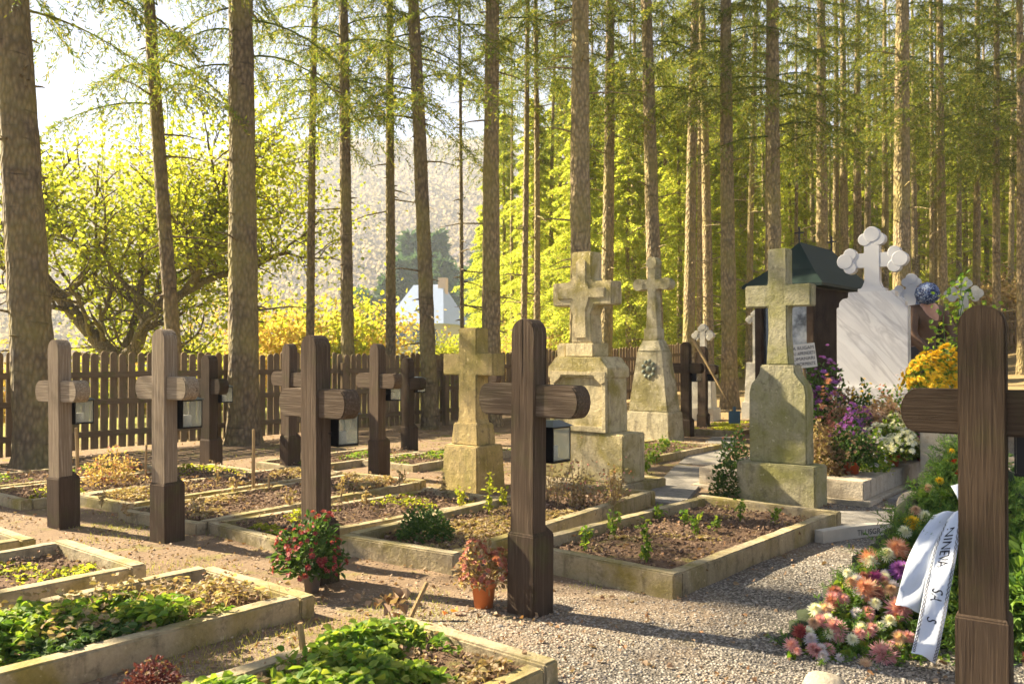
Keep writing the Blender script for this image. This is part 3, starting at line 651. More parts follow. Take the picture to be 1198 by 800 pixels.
# ------------------------------------------------------------------ grave plots
D1 = np.array([math.sin(R(40)), math.cos(R(40))]); D2 = np.array([math.cos(R(40)), -math.sin(R(40))])
PLOTS = []
def plot(fr, w, L, az, label, h=.115, kw=.085, mat=KERB, soil=.055, group=None, name='grave_plot'):
    """fr: near right corner; local x runs -w..0, local y runs 0..L towards the headstone"""
    rz = -R(az); root = thing(name, label, 'grave plot', (fr[0], fr[1], 0), rz, group)
    rg = (.012, .12)
    for nm, (x0, x1, y0, y1) in (('a', (-w, 0, 0, kw)), ('b', (-w, 0, L-kw, L)), ('c', (-w, -w+kw, kw+.003, L-kw-.003)), ('d', (-kw, 0, kw+.003, L-kw-.003))):
        m = M(); dz = random.uniform(-.006, .006); box(m, x0, x1, y0, y1, -.08, h+dz, .008, rg); o = m.build('kerb_stone', mat, root)
        o.rotation_euler = (random.uniform(-.004, .004), random.uniform(-.004, .004), 0)
    xs = np.linspace(-w+kw*.5, -kw*.5, 30); ys = np.linspace(kw*.5, L-kw*.5, 60); ox = random.random()*90
    sx, sy = np.meshgrid(xs, ys); z = soil+fbm(sx*3+ox, sy*3)*.07+fbm(sx*14+ox, sy*14, 3)*.05
    i = np.arange(59)[:, None]*30; j = np.arange(29)[None]
    M().addn(np.stack([sx, sy, z], -1), np.stack([i+j, i+j+1, i+30+j+1, i+30+j], -1).reshape(-1, 4), True).build('soil', SOIL, root)
    PLOTS.append((fr, rz, w, L)); return root
def loc2w(fr, az, lx, ly):
    a = -R(az); return np.array([fr[0]+lx*math.cos(a)-ly*math.sin(a), fr[1]+lx*math.sin(a)+ly*math.cos(a)])
def hr2fr(hr, L, az): return (hr[0]-L*math.sin(R(az)), hr[1]-L*math.cos(R(az)))
BF1 = hr2fr((-.94, 4.11), 2.6, 40); BF2 = hr2fr((.18, 3.275), 2.2, 40); BF0 = hr2fr((-1.97, 4.63), 2.3, 40); BF00 = hr2fr((-2.95, 5.32), 2.3, 40)
pR = (.83, 4.4); pQ = (-.335, 4.9); pP = (-1.5, 5.45); pO = (-2.2, 5.97)
pl = {}
pl['F1'] = plot(BF1, .90, 2.6, 40, 'kerbed plot overgrown with green leaves at the lower left')
pl['F2'] = plot(BF2, .86, 2.2, 40, 'kerbed plot with low leafy clumps, before the nearest wooden cross', h=.09)
pl['F0'] = plot(BF0, .99, 2.3, 40, 'bare kerbed plot left of the lushest green one, before the second wooden cross')
pl['F00'] = plot(BF00, .9, 2.3, 40, 'kerbed plot cut off by the left edge, before the leftmost wooden cross')
pl['R'] = plot(pR, 1.12, 2.35, 41, 'wide bare soil plot with mossy kerb before the mossy stone cross', h=.125)
pl['Q'] = plot(pQ, .92, 2.75, 34, 'plot with a dark low shrub, directly behind the nearest wooden cross')
pl['P'] = plot(pP, .86, 2.1, 42, 'narrow plot with withered stalks leading to the ochre stone cross', h=.075, soil=.04)
pl['O'] = plot(pO, .95, 2.5, 34, 'plot with tall thin sticks between the second and the large wooden cross', h=.075, soil=.04)
pl['N1'] = plot((-3.05, 6.75), .8, 2.3, 36, 'narrow plot before the cross with the whitened arm, behind the second wooden cross', h=.075, soil=.04)
pl['N'] = plot((-3.95, 6.9), .9, 2.3, 38, 'plot with a brown dry shrub between the two leftmost wooden crosses', h=.075, soil=.04)
pl['N2'] = plot((-5.0, 7.2), .9, 2.2, 40, 'plot with small green plants near the fence at the left edge', h=.075, soil=.04)
pl['L'] = plot((-1.05, 9.1), .8, 2.0, 38, 'far low plot behind the ochre stone cross, near the fence', h=.075, soil=.04)
pl['G'] = plot((-2.2, 8.95), .8, 1.9, 38, 'small plot by the fence before the smallest dark wooden cross', h=.075, soil=.04)
pl['M3'] = plot((1.6, 9.75), 1.0, 1.9, 38, 'low kerbed plot with green weeds before the tapered obelisk', h=.08)
pl['J'] = plot((3.4, 13.0), 1.0, 2.0, 38, 'far plot with yellowish ground plants before the paired small wooden crosses', h=.08)

# ------------------------------------------------------------------ wooden crosses and lanterns
def arch(x0, x1, z0, z1, r=None, n=9):
    w = (x1-x0)/2; r = r or w; c = (x0+x1)/2
    return [(x0, z0), (x1, z0)]+[(c+w*math.cos(a), z1-r+r*math.sin(a)) for a in np.linspace(0, math.pi, n)]
def stadium(x0, x1, z0, z1, n=9):
    r = (z1-z0)/2; c = (z0+z1)/2; e = r*.7
    return [(x1-e+e*math.cos(a), c+r*math.sin(a)) for a in np.linspace(-math.pi/2, math.pi/2, n)]+[(x0+e+e*math.cos(a), c+r*math.sin(a)) for a in np.linspace(math.pi/2, 3*math.pi/2, n)]
def block(m, w, d0, d1, z0, z1, ch=.045):
    """square foot block with a sloping shoulder"""
    b = bmesh.new(); cs = [(-w/2, d0), (w/2, d0), (w/2, d1), (-w/2, d1)]; q = ch*.75
    cu = [(-w/2+q, d0+q), (w/2-q, d0+q), (w/2-q, d1-q), (-w/2+q, d1-q)]
    vs = [b.verts.new((x, y, z)) for (pp, z) in ((cs, z0), (cs, z1-ch), (cu, z1)) for x, y in pp]
    for k in (0, 4):
        for i in range(4): b.faces.new([vs[k+i], vs[k+(i+1) % 4], vs[k+4+(i+1) % 4], vs[k+4+i]])
    b.faces.new(vs[0:4][::-1]); b.faces.new(vs[8:12])
    bmesh.ops.bevel(b, geom=b.edges[:], offset=.005, segments=2, affect='EDGES'); return m.bm(b)
def wooden_cross(px, py, top, label, arm=.62, rot=40, sc=1.0, mats=(W_V, W_H, W_B), zarm=None, base=.43, armh=.155, aoff=0, post=.145, tilt=0, Yf=None, tilty=0):
    x, y = at(px, py) if Yf is None else (X(px, Yf), Yf); g = 0 if y < 12 else G(x, y)
    Ht = Zh(top, y)-g; root = thing('wooden_cross', label, 'grave cross', (x, y, g), -R(rot)); root.rotation_euler = (tilty+random.uniform(-.012, .012), tilt+random.uniform(-.014, .014), -R(rot))
    za = (zarm if zarm else Ht*.722); w = post*sc; t = .10*sc
    m = M(); m.bm(bevel_prism(arch(-w/2, w/2, .02, Ht), -t/2, t/2, .005)); m.build('post', mats[0], root)
    m = M(); m.bm(bevel_prism(stadium(aoff-arm/2, aoff+arm/2, za-armh/2*sc, za+armh/2*sc), -t/2+.014, t/2+.022, .007)); m.build('crossbar', mats[1], root)
    if base: m = M(); block(m, w+.022, -t/2-.008, t/2+.05, -.1, base*sc); m.build('foot_block', mats[2], root)
    return root
def lantern(cross, label, lx=.045, ly=.125, z=.74, s=1.0, group=None):
    p = cross.matrix_basis@Vector((lx, ly, z)); root = thing('lantern', label, 'lantern', p, cross.rotation_euler.z, group)
    a, b, h = .062*s, .072*s, .175*s; f = .006
    m = M(); box(m, -a, a, -b, b, 0, .012, .002); box(m, -a, a, -b, b, h-.008, h, .002)
    for sx in (-1, 1):
        for sy in (-1, 1): box(m, sx*a-f if sx > 0 else -a, a if sx > 0 else -a+f, sy*b-f if sy > 0 else -b, b if sy > 0 else -b+f, .012, h-.008, .001)
    box(m, -a+.007, a-.007, -b+.001, -b+.004, .012, h-.008, 0)      # dark sheet front
    m.build('frame', IRON, root)
    m = M(); m.add([(-a-.012, -b-.012, h+.001), (a+.012, -b-.012, h+.001), (a+.012, b+.012, h+.001), (-a-.012, b+.012, h+.001), (-a*.4, -b*.4, h+.03), (a*.4, -b*.4, h+.03), (a*.4, b*.4, h+.03), (-a*.4, b*.4, h+.03)],
              [[0, 1, 5, 4], [1, 2, 6, 5], [2, 3, 7, 6], [3, 0, 4, 7], [4, 5, 6, 7], [3, 2, 1, 0]]); m.build('roof', plain('grey lantern roof', (.12, .14, .17), .3, .8), root)
    m = M()
    for sx in (-1, 1): box(m, sx*(a-.003)-.001, sx*(a-.003)+.001, -b+.007, b-.007, .013, h-.009, 0)
    box(m, -a+.007, a-.007, b-.004, b-.002, .013, h-.009, 0); m.build('glass', GLASS, root)
    m = M(); lathe(m, [(0, .013), (.03*s, .013), (.03*s, .075*s), (.022*s, .08*s), (0, .08*s)], 12); m.build('candle', plain('white candle', (.75, .72, .62), .5), root)
    m = M(); box(m, -.012, .012, -b-.03, -b+.001, h*.35, h*.45, .001); m.build('bracket', IRON, root)
    return root
DK = (W_DV, W_DH, W_B)
cA = wooden_cross(73, 615, 397, 'leftmost wooden cross, weathered, sunlight in its pale colour, with a dark square foot', .55, 33, mats=(W_PV, W_PH, W_B), base=.40)
cB = wooden_cross(194, 632, 385, 'tall weathered wooden cross with sunlight in its pale colour, second from the left', .56, 33, mats=(W_PV, W_PH, W_B), base=.43)
cC = wooden_cross(246, 548, 415, 'small dark wooden cross close to the thick straight trunk', .50, 36, 1.1, DK, base=.33)
cD = wooden_cross(338, 551, 402, 'wooden cross with a pale arm, half hidden behind the large one', .58, 40, base=.42)
cE = wooden_cross(371, 678, 392, 'large brown wooden cross with red chrysanthemums at its foot', .60, 40, mats=(W_V, W_H, W_B), armh=.16, base=.36)
cF = wooden_cross(442, 558, 402, 'slender wooden cross between the large one and the ochre stone cross', .62, 41, base=.42)
cG = wooden_cross(478, 528, 418, 'smallest dark wooden cross with streaks of light, left of the ochre stone cross', .55, 40, mats=DK, base=.36)
cH = wooden_cross(617, 716, 373, 'nearest wooden cross at the centre with a potted plant beside it', .62, 40, base=.43, zarm=1.03, aoff=.01)
cI = wooden_cross(1148, 800, 357, 'big dark wooden cross cut by the right edge, behind the flower wreaths', .56, 34, mats=DK, base=.32, zarm=1.035, armh=.17, post=.158, Yf=3.2)  # darker wood copy: the tree shade on this cross is in its colour
cJ = wooden_cross(803, 500, 400, 'left one of two small dark wooden crosses by the shovel', .55, 38, mats=DK, base=.3, Yf=13.2)
cK = wooden_cross(822, 497, 405, 'right, paler one of two small wooden crosses, carrying the leaning shovel', .5, 38, base=.3, Yf=14.0)
cL = wooden_cross(566, 520, 412, 'wooden cross hidden behind the ochre stone cross, only its white arm showing', .55, 38, base=.35)
cM = wooden_cross(1102, 440, 372, 'short dark round topped wooden marker left of the rose bush', .05, 30, mats=DK, base=0, Yf=12.8, post=.13)
lantern(cA, 'lantern behind the leftmost wooden cross', .03, .13, .74)
lantern(cB, 'lantern behind the tall pale wooden cross, second from the left', .04, .14, .75, 1.1)
lantern(cC, 'lantern behind the small dark cross near the thick straight trunk', .06, .14, .72)
lantern(cE, 'lantern behind the large brown cross with red chrysanthemums', .06, .13, .74)
lantern(cF, 'lantern behind the slender wooden cross', .06, .14, .78)
lantern(cG, 'lantern behind the smallest dark wooden cross', .06, .13, .76)
lantern(cH, 'black framed lantern behind the nearest wooden cross', .045, .13, .725, 1.0)
lantern(cI, 'lantern behind the big dark cross at the right edge', .16, .12, .80)
lantern(cJ, 'lantern behind the left one of two small crosses by the shovel', .07, .13, .84, 1.4)
lantern(cK, 'lantern behind the right one of two small crosses by the shovel', .09, .13, .80, 1.4)

# ------------------------------------------------------------------ stone monuments
def radial_outline(shapes, n=260):
    """outline of a union of boxes (x0,x1,z0,z1) and discs (cx,cz,r), star shaped about the origin"""
    out = []
    for a in np.linspace(0, 2*math.pi, n, endpoint=False):
        dx, dz = math.cos(a), math.sin(a); best = 0
        for s in shapes:
            if len(s) == 4:
                t0, t1 = -1e9, 1e9
                for d, lo, hi in ((dx, s[0], s[1]), (dz, s[2], s[3])):
                    if abs(d) < 1e-9:
                        if lo > 0 or hi < 0: t1 = -1
                        continue
                    p, q = lo/d, hi/d
                    if p > q: p, q = q, p
                    t0 = max(t0, p); t1 = min(t1, q)
                if t1 >= max(t0, 0): best = max(best, t1)
            else:
                b = dx*s[0]+dz*s[1]; c = s[0]**2+s[1]**2-s[2]**2; D = b*b-c
                if D >= 0: best = max(best, b+math.sqrt(D))
        out.append((best*dx, best*dz))
    return out
def trefoil(W, Hup, Hdn, bar, lobe, foot=None):
    """cross whose arms end in three lobes; origin at the crossing"""
    S = [(-bar/2, bar/2, -Hdn, Hup-lobe), (-W/2+lobe, W/2-lobe, -bar/2, bar/2)]; q = lobe*1.05
    for sx in (-1, 1): S += [(sx*(W/2-lobe), 0, lobe), (sx*(W/2-lobe*2.0), q, lobe*.85), (sx*(W/2-lobe*2.0), -q, lobe*.85)]
    S += [(0, Hup-lobe, lobe), (q, Hup-lobe*2.0, lobe*.85), (-q, Hup-lobe*2.0, lobe*.85)]
    if foot: S += [(-bar*.5-foot, bar*.5+foot, -Hdn, -Hdn+.04)]
    return radial_outline(S, 360)
def shift(pts, dx, dz): return [(p[0]+dx, p[1]+dz) for p in pts]
RG = (.012, .09)
def trefoil_pieces(m, W, Hup, Hdn, bar, lobe, dz, t, foot=None):
    """clover cross carved in slightly stepped layers, crossing at height dz"""
    disc = lambda cx, cz, r, tt: m.bm(bevel_prism([(cx+r*math.cos(a), cz+dz+r*math.sin(a)) for a in np.linspace(0, 2*math.pi, 24, endpoint=False)], -tt, tt, .004, 1))
    fl = foot or 0; b = bar/2
    m.bm(bevel_prism([(-b-fl, dz-Hdn), (b+fl, dz-Hdn), (b+fl, dz-Hdn+.03), (b+fl*.35, dz-Hdn+.07), (b, dz-Hdn+.13), (b, dz+Hup-lobe), (-b, dz+Hup-lobe), (-b, dz-Hdn+.13), (-b-fl*.35, dz-Hdn+.07), (-b-fl, dz-Hdn+.03)], -t, t, .004))
    m.bm(bevel_prism(box_pts(-W/2+lobe, W/2-lobe, dz-b, dz+b), -t+.003, t-.003, .003))
    q = lobe*.88; e = lobe*1.65
    for sx in (-1, 1):
        disc(sx*(W/2-lobe), 0, lobe, t+.006)
        for sz in (-1, 1): disc(sx*(W/2-e), sz*q, lobe*.82, t+.003); disc(sz*q, Hup-e, lobe*.82, t+.003) if sx == 1 else None
    disc(0, Hup-lobe, lobe, t+.006)
# M1: ochre cross on a block
def m1():
    x, y = -.36, 7.98; root = thing('stone_cross', 'squat ochre stone cross on a square block, mossy and stained', 'gravestone', (x, y, 0), -R(40))
    m = M(); frustum(m, .46, .40, .42, .36, -.05, .42, .012, RG); m.build('pedestal', ST_Y, root)
    m = M()
    pts = [(-.17, .42), (.17, .42), (.16, .56), (.115, .66), (.113, 1.06), (.315, 1.06), (.315, 1.26), (.113, 1.26), (.113, 1.50), (-.113, 1.50), (-.113, 1.26), (-.315, 1.26), (-.315, 1.06), (-.113, 1.06), (-.115, .66), (-.155, .56)]
    m.bm(bevel_prism(pts, -.085, .085, .01, rough=(.01, .1))); m.build('cross', ST_Y, root)
    m = M(); frustum(m, .34, .26, .30, .23, .42, .62, .01, (.008, .1)); m.build('shaft_foot', ST_Y, root)
m1()
def m2():
    cx, cy = .985-.45*.766+.17*.643, 7.58+.45*.643+.17*.766
    root = thing('stone_monument', 'tallest pale stone monument with a square armed cross above a panelled pedestal', 'gravestone', (cx, cy, 0), -R(40))
    m = M(); box(m, -.50, .50, -.22, .50, -.05, .10, .012, RG); m.build('plinth', KERB, root)
    m = M(); box(m, -.45, .45, -.17, .20, .10, .54, .012, (.012, .08)); m.build('pedestal', ST_G, root)
    m = M(); frustum(m, .66, .32, .64, .31, .54, 1.12, .01, (.008, .08), Matrix.Translation((-.04, 0, 0)))
    fr = [(-.38, 1.04), (-.38, 1.13), (-.29, 1.23), (.21, 1.23), (.30, 1.13), (.30, 1.04)]
    m.bm(bevel_prism(fr, -.185, .175, .008, rough=(.01, .07))); m.build('shaft', ST_G, root)
    m = M()                                                     # raised rim round the sunken panel
    box(m, -.355, -.305, -.185, -.15, .58, 1.0, .006); box(m, .225, .275, -.185, -.15, .58, 1.0, .006)
    box(m, -.355, .275, -.183, -.15, .545, .60, .006); m.bm(bevel_prism(shift([(-.315, 1.0), (-.265, .98), (-.20, 1.03), (-.18, 1.06), (.18, 1.06), (.20, 1.03), (.265, .98), (.315, 1.0), (.315, 1.10), (-.315, 1.10)], -.04, 0), -.192, -.15, .006))
    m.build('panel_rim', ST_G, root)
    m = M(); box(m, -.22, .10, -.13, .13, 1.23, 1.36, .01, RG)
    pts = [(-.12, 1.36), (.12, 1.36), (.105, 1.62), (.145, 1.71), (.335, 1.71), (.335, 1.93), (.145, 1.93), (.112, 1.96), (.112, 2.21), (-.112, 2.21), (-.112, 1.96), (-.145, 1.93), (-.335, 1.93), (-.335, 1.71), (-.145, 1.71), (-.105, 1.62)]
    m.bm(bevel_prism(shift(pts, -.06, 0), -.09, .09, .01, rough=(.01, .08))); cr = m.build('cross', ST_G, root)
    m = M(); pts = [(-.07, 1.40), (.07, 1.40), (.06, 1.66), (.1, 1.77), (.27, 1.77), (.27, 1.87), (.1, 1.87), (.06, 1.95), (.06, 2.12), (0, 2.16), (-.06, 2.12), (-.06, 1.95), (-.1, 1.87), (-.27, 1.87), (-.27, 1.77), (-.1, 1.77), (-.06, 1.66)]
    m.bm(bevel_prism(shift(pts, -.06, 0), -.104, -.07, .01)); m.build('relief', ST_G, cr)
    m = M(); box(m, -.36, -.24, -.08, .06, 1.15, 1.36, .02, RG); m.build('corner_block', ST_G, root)
m2()
def m3():
    cx, cy = 2.13-.33*.766+.2*.643, 11.7+.33*.643+.2*.766
    root = thing('stone_obelisk', 'tapered mossy obelisk with a flower emblem and a round ended stone cross on top', 'gravestone', (cx, cy, 0), -R(38))
    m = M(); frustum(m, .72, .46, .66, .42, -.05, .46, .015, RG); m.build('pedestal', ST_T, root)
    m = M(); frustum(m, .62, .38, .40, .27, .46, 1.30, .012, RG); frustum(m, .40, .27, .26, .2, 1.296, 1.46, .012, RG); m.build('shaft', ST_T, root)
    m = M(); m.bm(bevel_prism([(-.10, 1.46), (.10, 1.46), (.085, 1.75), (.065, 2.1), (.065, 2.17), (.2, 2.17), (.2, 2.31), (.065, 2.31), (.065, 2.52), (-.065, 2.52), (-.065, 2.31), (-.2, 2.31), (-.2, 2.17), (-.065, 2.17), (-.065, 2.1), (-.085, 1.75)], -.075, .075, .01, rough=(.006, .08)))
    for cx_, cz_ in ((-.21, 2.24), (.21, 2.24), (0, 2.54)): m.bm(bevel_prism([(cx_+.088*math.cos(a), cz_+.088*math.sin(a)) for a in np.linspace(0, 6.2832, 22, endpoint=False)], -.081, .081, .008))
    box(m, -.11, .11, -.1, .1, 1.44, 1.62, .01); m.build('cross', ST_T, root)
    m = M()
    for k in range(9):
        a = k/9*6.28; c = Vector((.11*math.cos(a)*.8, -.165, 1.05+.11*math.sin(a))); b = bmesh.new(); bmesh.ops.create_icosphere(b, subdivisions=1, radius=.034, matrix=Matrix.Translation(c)@Matrix.Diagonal((1, .45, 1, 1))); m.bm(b, None, True)
    b = bmesh.new(); bmesh.ops.create_icosphere(b, subdivisions=2, radius=.045, matrix=Matrix.Translation((0, -.165, 1.05))@Matrix.Diagonal((1, .5, 1, 1))); m.bm(b, None, True)
    m.build('emblem', plain('weathered bronze emblem', (.16, .18, .12), .6), root)
m3()
def m4():
    cx, cy = 2.45-.33*.766+.12*.643, 6.94+.33*.643+.12*.766
    root = thing('stone_cross', 'green mossy stone cross on a shouldered slab, at the end of the wide bare plot', 'gravestone', (cx, cy, 0), -R(40))
    m = M(); box(m, -.34, .34, -.13, .14, -.05, .34, .012, RG); m.build('plinth', ST_M, root)
    m = M(); sh = [(-.25, .34), (.25, .34), (.25, .92), (.235, 1.0), (.19, 1.05), (.155, 1.10), (.15, 1.165), (-.15, 1.165), (-.155, 1.10), (-.19, 1.05), (-.235, 1.0), (-.25, .92)]
    m.bm(bevel_prism(sh, -.075, .085, .01, rough=(.01, .08))); m.build('slab', ST_M, root)
    m = M(); pts = [(-.10, 1.165), (.10, 1.165), (.095, 1.22), (.083, 1.40), (.083, 1.655), (.285, 1.655), (.285, 1.84), (.083, 1.84), (.083, 2.145), (-.083, 2.145), (-.083, 1.84), (-.285, 1.84), (-.285, 1.655), (-.083, 1.655), (-.083, 1.40), (-.095, 1.22)]
    m.bm(bevel_prism(pts, -.065, .065, .009, rough=(.008, .08))); m.build('cross', ST_M, root)
m4()
# G1: the raised planter grave with the marble headstone
gc = np.array([2.93, 7.14]); GAZ = 39
g1 = thing('flower_grave', 'raised pale concrete grave box crowded with potted flowers', 'grave plot', (gc[0], gc[1], 0), -R(GAZ))
m = M(); box(m, -1.56, .06, -.06, 3.3, -.06, .035, .006, RG); m.build('footing', KERB2, g1)
for (x0, x1, y0, y1) in ((-1.5, 0, 0, .2), (-1.5, 0, 3.0, 3.2), (-1.5, -1.3, .203, 2.997), (-.26, 0, .203, 2.997)):
    m = M(); box(m, x0, x1, y0, y1, .03, .19, .008, RG); m.build('kerb_stone', KERB2, g1)
m = M(); box(m, -1.31, -.25, .19, 3.01, .03, .15, 0); m.build('soil', SOIL, g1)
PLOTS.append(((2.93, 7.14), -R(GAZ), 1.6, 3.3))
def g1w(lx, ly): return loc2w(gc, GAZ, lx, ly)
mx = g1w(-.70, 2.72)
def m5():
    root = thing('marble_headstone', 'grey veined marble headstone topped by a white clover leaf cross', 'gravestone', (mx[0], mx[1], .0), -R(36))
    m = M(); box(m, -.50, .50, -.17, .17, .14, .60, .006); box(m, -.43, .43, -.12, .12, .596, .88, .005); m.build('plinth', MARBLE, root)
    sh = [(-.38, .88), (.38, .88), (.38, 1.80)]+[(.38-.02-.09*math.sin(a)*1.0, 1.80+.10*(1-math.cos(a))+.0) for a in ()]
    sh = [(-.38, .88), (.38, .88), (.38, 1.79), (.355, 1.79), (.35, 1.85), (.31, 1.89), (.255, 1.90), (.25, 1.965), (-.25, 1.965), (-.255, 1.90), (-.31, 1.89), (-.35, 1.85), (-.355, 1.79), (-.38, 1.79)]
    m = M(); m.bm(bevel_prism(sh, -.075, .075, .004)); m.build('slab', MARBLE, root)
    m = M(); trefoil_pieces(m, .76, .38, .37, .165, .086, 2.32, .05, .06); box(m, -.15, .15, -.065, .065, 1.96, 2.0, .004); m.build('cross', WMARB, root)
m5()
def small_white(px, Y, top, w, label, ped=(.3, .9), mat=ST_W, rot=35, zc=None):
    x = X(px, Y); g = G(x, Y); t = Zh(top, Y)-g; root = thing('stone_cross', label, 'gravestone', (x, Y, g), -R(rot))
    hd = t-ped[1]; m = M(); frustum(m, ped[0]*1.25, .4, ped[0]*1.2, .36, -.3, ped[1]*.3, .01); frustum(m, ped[0], .26, ped[0]*.85, .2, ped[1]*.3-.004, ped[1]+.01, .01, RG); m.build('pedestal', mat, root)
    up = w*.5; m = M(); trefoil_pieces(m, w, up, hd-up+.02, w*.24, w*.13, t-up, .045); m.build('cross', mat, root)
small_white(823, 15.5, 379, .42, 'small bright white clover cross behind the two small wooden crosses', (.42, .75))
small_white(1067, 13.0, 320, .62, 'white clover cross rising behind the woman with the headscarf', (.4, 1.0), WMARB)
small_white(1128, 12.5, 323, .52, 'white stone cross behind the leafy rose bush', (.52, 1.0), ST_W, 30)
small_white(884, 15.5, 363, .34, 'small cream stone cross beside the upper shaft of the mossy one', (.34, 1.0), ST_W)

def shelter():
    rz = -R(40); x, y = 4.1, 11.55; g = G(x, y)
    root = thing('tomb_shelter', 'dark brown tomb shelter with a green hipped sheet roof and iron crosses', 'tomb', (x, y, g), rz)
    e = Zh(331, y)-g; t = Zh(286, y+1)-g; W, D = 1.0, 2.3
    for x0 in (-.80, -.06):
        for y0 in (0.02, 2.18): m = M(); box(m, x0-.05, x0+.05, y0-.05, y0+.05, -.1, e, .005); m.build('corner_post', BROWNW, root)
    m = M(); box(m, -.04, -.02, .07, 2.13, .0, e-.05, 0); m.build('side_wall', BROWNW, root)
    m = M(); box(m, -.84, -.82, .07, 2.13, .0, e-.05, 0); m.build('side_wall', BROWNW, root)
    m = M(); box(m, -.75, -.11, .05, .10, .5, e-.12, .004); bp = m.build('memorial_panel', BLACKG, root)
    # engraved grey field on the polished slab
    mt, nt, bs = new_mat('engraved grey'); co = coords(nt); nt.links.new(ramp(nt, noise(nt, co, 5, 6, .6), [(.35, (.06, .065, .07)), (.5, (.30, .32, .33)), (.65, (.55, .56, .55))]), bs.inputs['Base Color']); bs.inputs['Roughness'].default_value = .3
    m = M(); box(m, -.56, -.13, .044, .052, .95, e-.25, .001); m.build('engraving', mt, bp)
    m = M(); a0, a1, b0, b1 = -1.0, .14, -.12, 2.5
    cx, r0, r1 = -.43, .55, 1.85
    lo = [(a0, b0, e), (a1, b0, e), (a1, b1, e), (a0, b1, e)]; md = [(cx-.33, .2, e+(t-e)*.35), (cx+.33, .2, e+(t-e)*.35), (cx+.33, 2.15, e+(t-e)*.35), (cx-.33, 2.15, e+(t-e)*.35)]
    v = lo+md+[(cx, r0, t), (cx, r1, t)]+[(p[0], p[1], e-.04) for p in lo]
    m.add(v, [[0, 1, 5, 4], [1, 2, 6, 5], [2, 3, 7, 6], [3, 0, 4, 7], [4, 5, 8], [5, 6, 9, 8], [6, 7, 9], [7, 4, 8, 9], [10, 11, 1, 0], [11, 12, 2, 1], [12, 13, 3, 2], [13, 10, 0, 3], [13, 12, 11, 10]])
    rf = m.build('roof', GREENROOF, root)
    for yy in (r0, r1):
        m = M(); box(m, cx-.012, cx+.012, yy-.01, yy+.01, t-.02, t+.22, .001); box(m, cx-.07, cx+.07, yy-.008, yy+.012, t+.12, t+.142, .001); m.build('finial_cross', IRON, rf)
shelter()
# ------------------------------------------------------------------ woman with headscarf behind the marble stone
def skin_mesh(name, verts, edges, rad, mat, parent, sub=2):
    me = bpy.data.meshes.new(name); me.from_pydata(verts, edges, []); o = bpy.data.objects.new(name, me); link(o, parent)
    md = o.modifiers.new('s', 'SKIN'); md.use_smooth_shade = True
    for i, r in enumerate(rad): me.skin_vertices[0].data[i].radius = r if isinstance(r, tuple) else (r, r)
    me.skin_vertices[0].data[0].use_root = True
    o.modifiers.new('u', 'SUBSURF').levels = sub; o.modifiers['u'].render_levels = sub
    me.materials.append(mat); return o
def woman():
    Y = 11.4; x = X(1078, Y); g = G(x, Y); top = Zh(343, Y)-g
    skin = plain('skin', (.55, .30, .22), .5); k = top/1.45
    root = thing('person', 'person in a blue patterned headscarf and brown jacket bending behind the marble stone', 'person', (x, Y, g), R(15))
    V = [(0, .0, .88), (0, 0, 1.02), (0, -.04, 1.15), (-.02, -.10, 1.28), (-.06, -.17, 1.34), (-.10, -.22, 1.40),       # hips..head
         (.17, -.06, 1.27), (.24, -.12, 1.05), (.20, -.28, .88), (.17, -.36, .84), (-.19, -.10, 1.27), (-.27, -.18, 1.05), (-.2, -.34, .88), (-.16, -.42, .84),
         (.10, 0, .82), (.11, -.03, .47), (.11, .03, .08), (.11, -.12, .03), (-.10, 0, .82), (-.11, -.03, .47), (-.11, .03, .08), (-.11, -.12, .03)]
    E = [(0, 1), (1, 2), (2, 3), (3, 4), (4, 5), (3, 6), (6, 7), (7, 8), (8, 9), (3, 10), (10, 11), (11, 12), (12, 13), (0, 14), (14, 15), (15, 16), (16, 17), (0, 18), (18, 19), (19, 20), (20, 21)]
    rad = [.15, .13, .14, .12, .05, .085, .06, .045, .03, .03, .06, .045, .03, .03, .09, .06, .04, .035, .09, .06, .04, .035]
    V = [tuple(c*k for c in v) for v in V]
    skin_mesh('body', V, E, rad, skin, root)
    jv = V[:4]+V[6:9]+V[10:13]; je = [(0, 1), (1, 2), (2, 3), (3, 4), (4, 5), (5, 6), (3, 7), (7, 8), (8, 9)]
    skin_mesh('jacket', jv, je, [.19, .175, .18, .15, .105, .075, .06, .105, .075, .06], plain('brown jacket', (.13, .07, .04), .8), root)
    m = M(); lathe(m, [(.16*k, .95*k), (.2*k, .7*k), (.26*k, .35*k), (.27*k, .3*k), (.25*k, .31*k)], 18); m.build('skirt', plain('dark skirt', (.05, .045, .05), .9), root)
    mt, nt, bs = new_mat('blue checked scarf'); co = coords(nt); v = nd(nt, 'ShaderNodeTexVoronoi'); v.inputs['Scale'].default_value = 55; nt.links.new(co, v.inputs['Vector'])
    vc = nd(nt, 'ShaderNodeSeparateColor'); nt.links.new(v.outputs['Color'], vc.inputs[0])
    nt.links.new(ramp(nt, vc.outputs[0], [(.4, (.02, .03, .09)), (.6, (.06, .10, .22)), (.9, (.26, .30, .38))]), bs.inputs['Base Color']); bs.inputs['Roughness'].default_value = .8
    m = M(); h = np.array(V[5]); v_ = IC2V*[.105, .115, .105]*k+h+np.array([0, .02, .03])*k
    v_ = v_+IC2V*(np.sin(IC2V[:, [0]]*9+IC2V[:, [2]]*7)*.006)
    m.addn(v_, IC2F, True); m.addn(IC2V*[.03, .05, .09]*k+h+np.array([.02, .14, -.06])*k, IC2F, True); m.build('headscarf', mt, root)
woman()
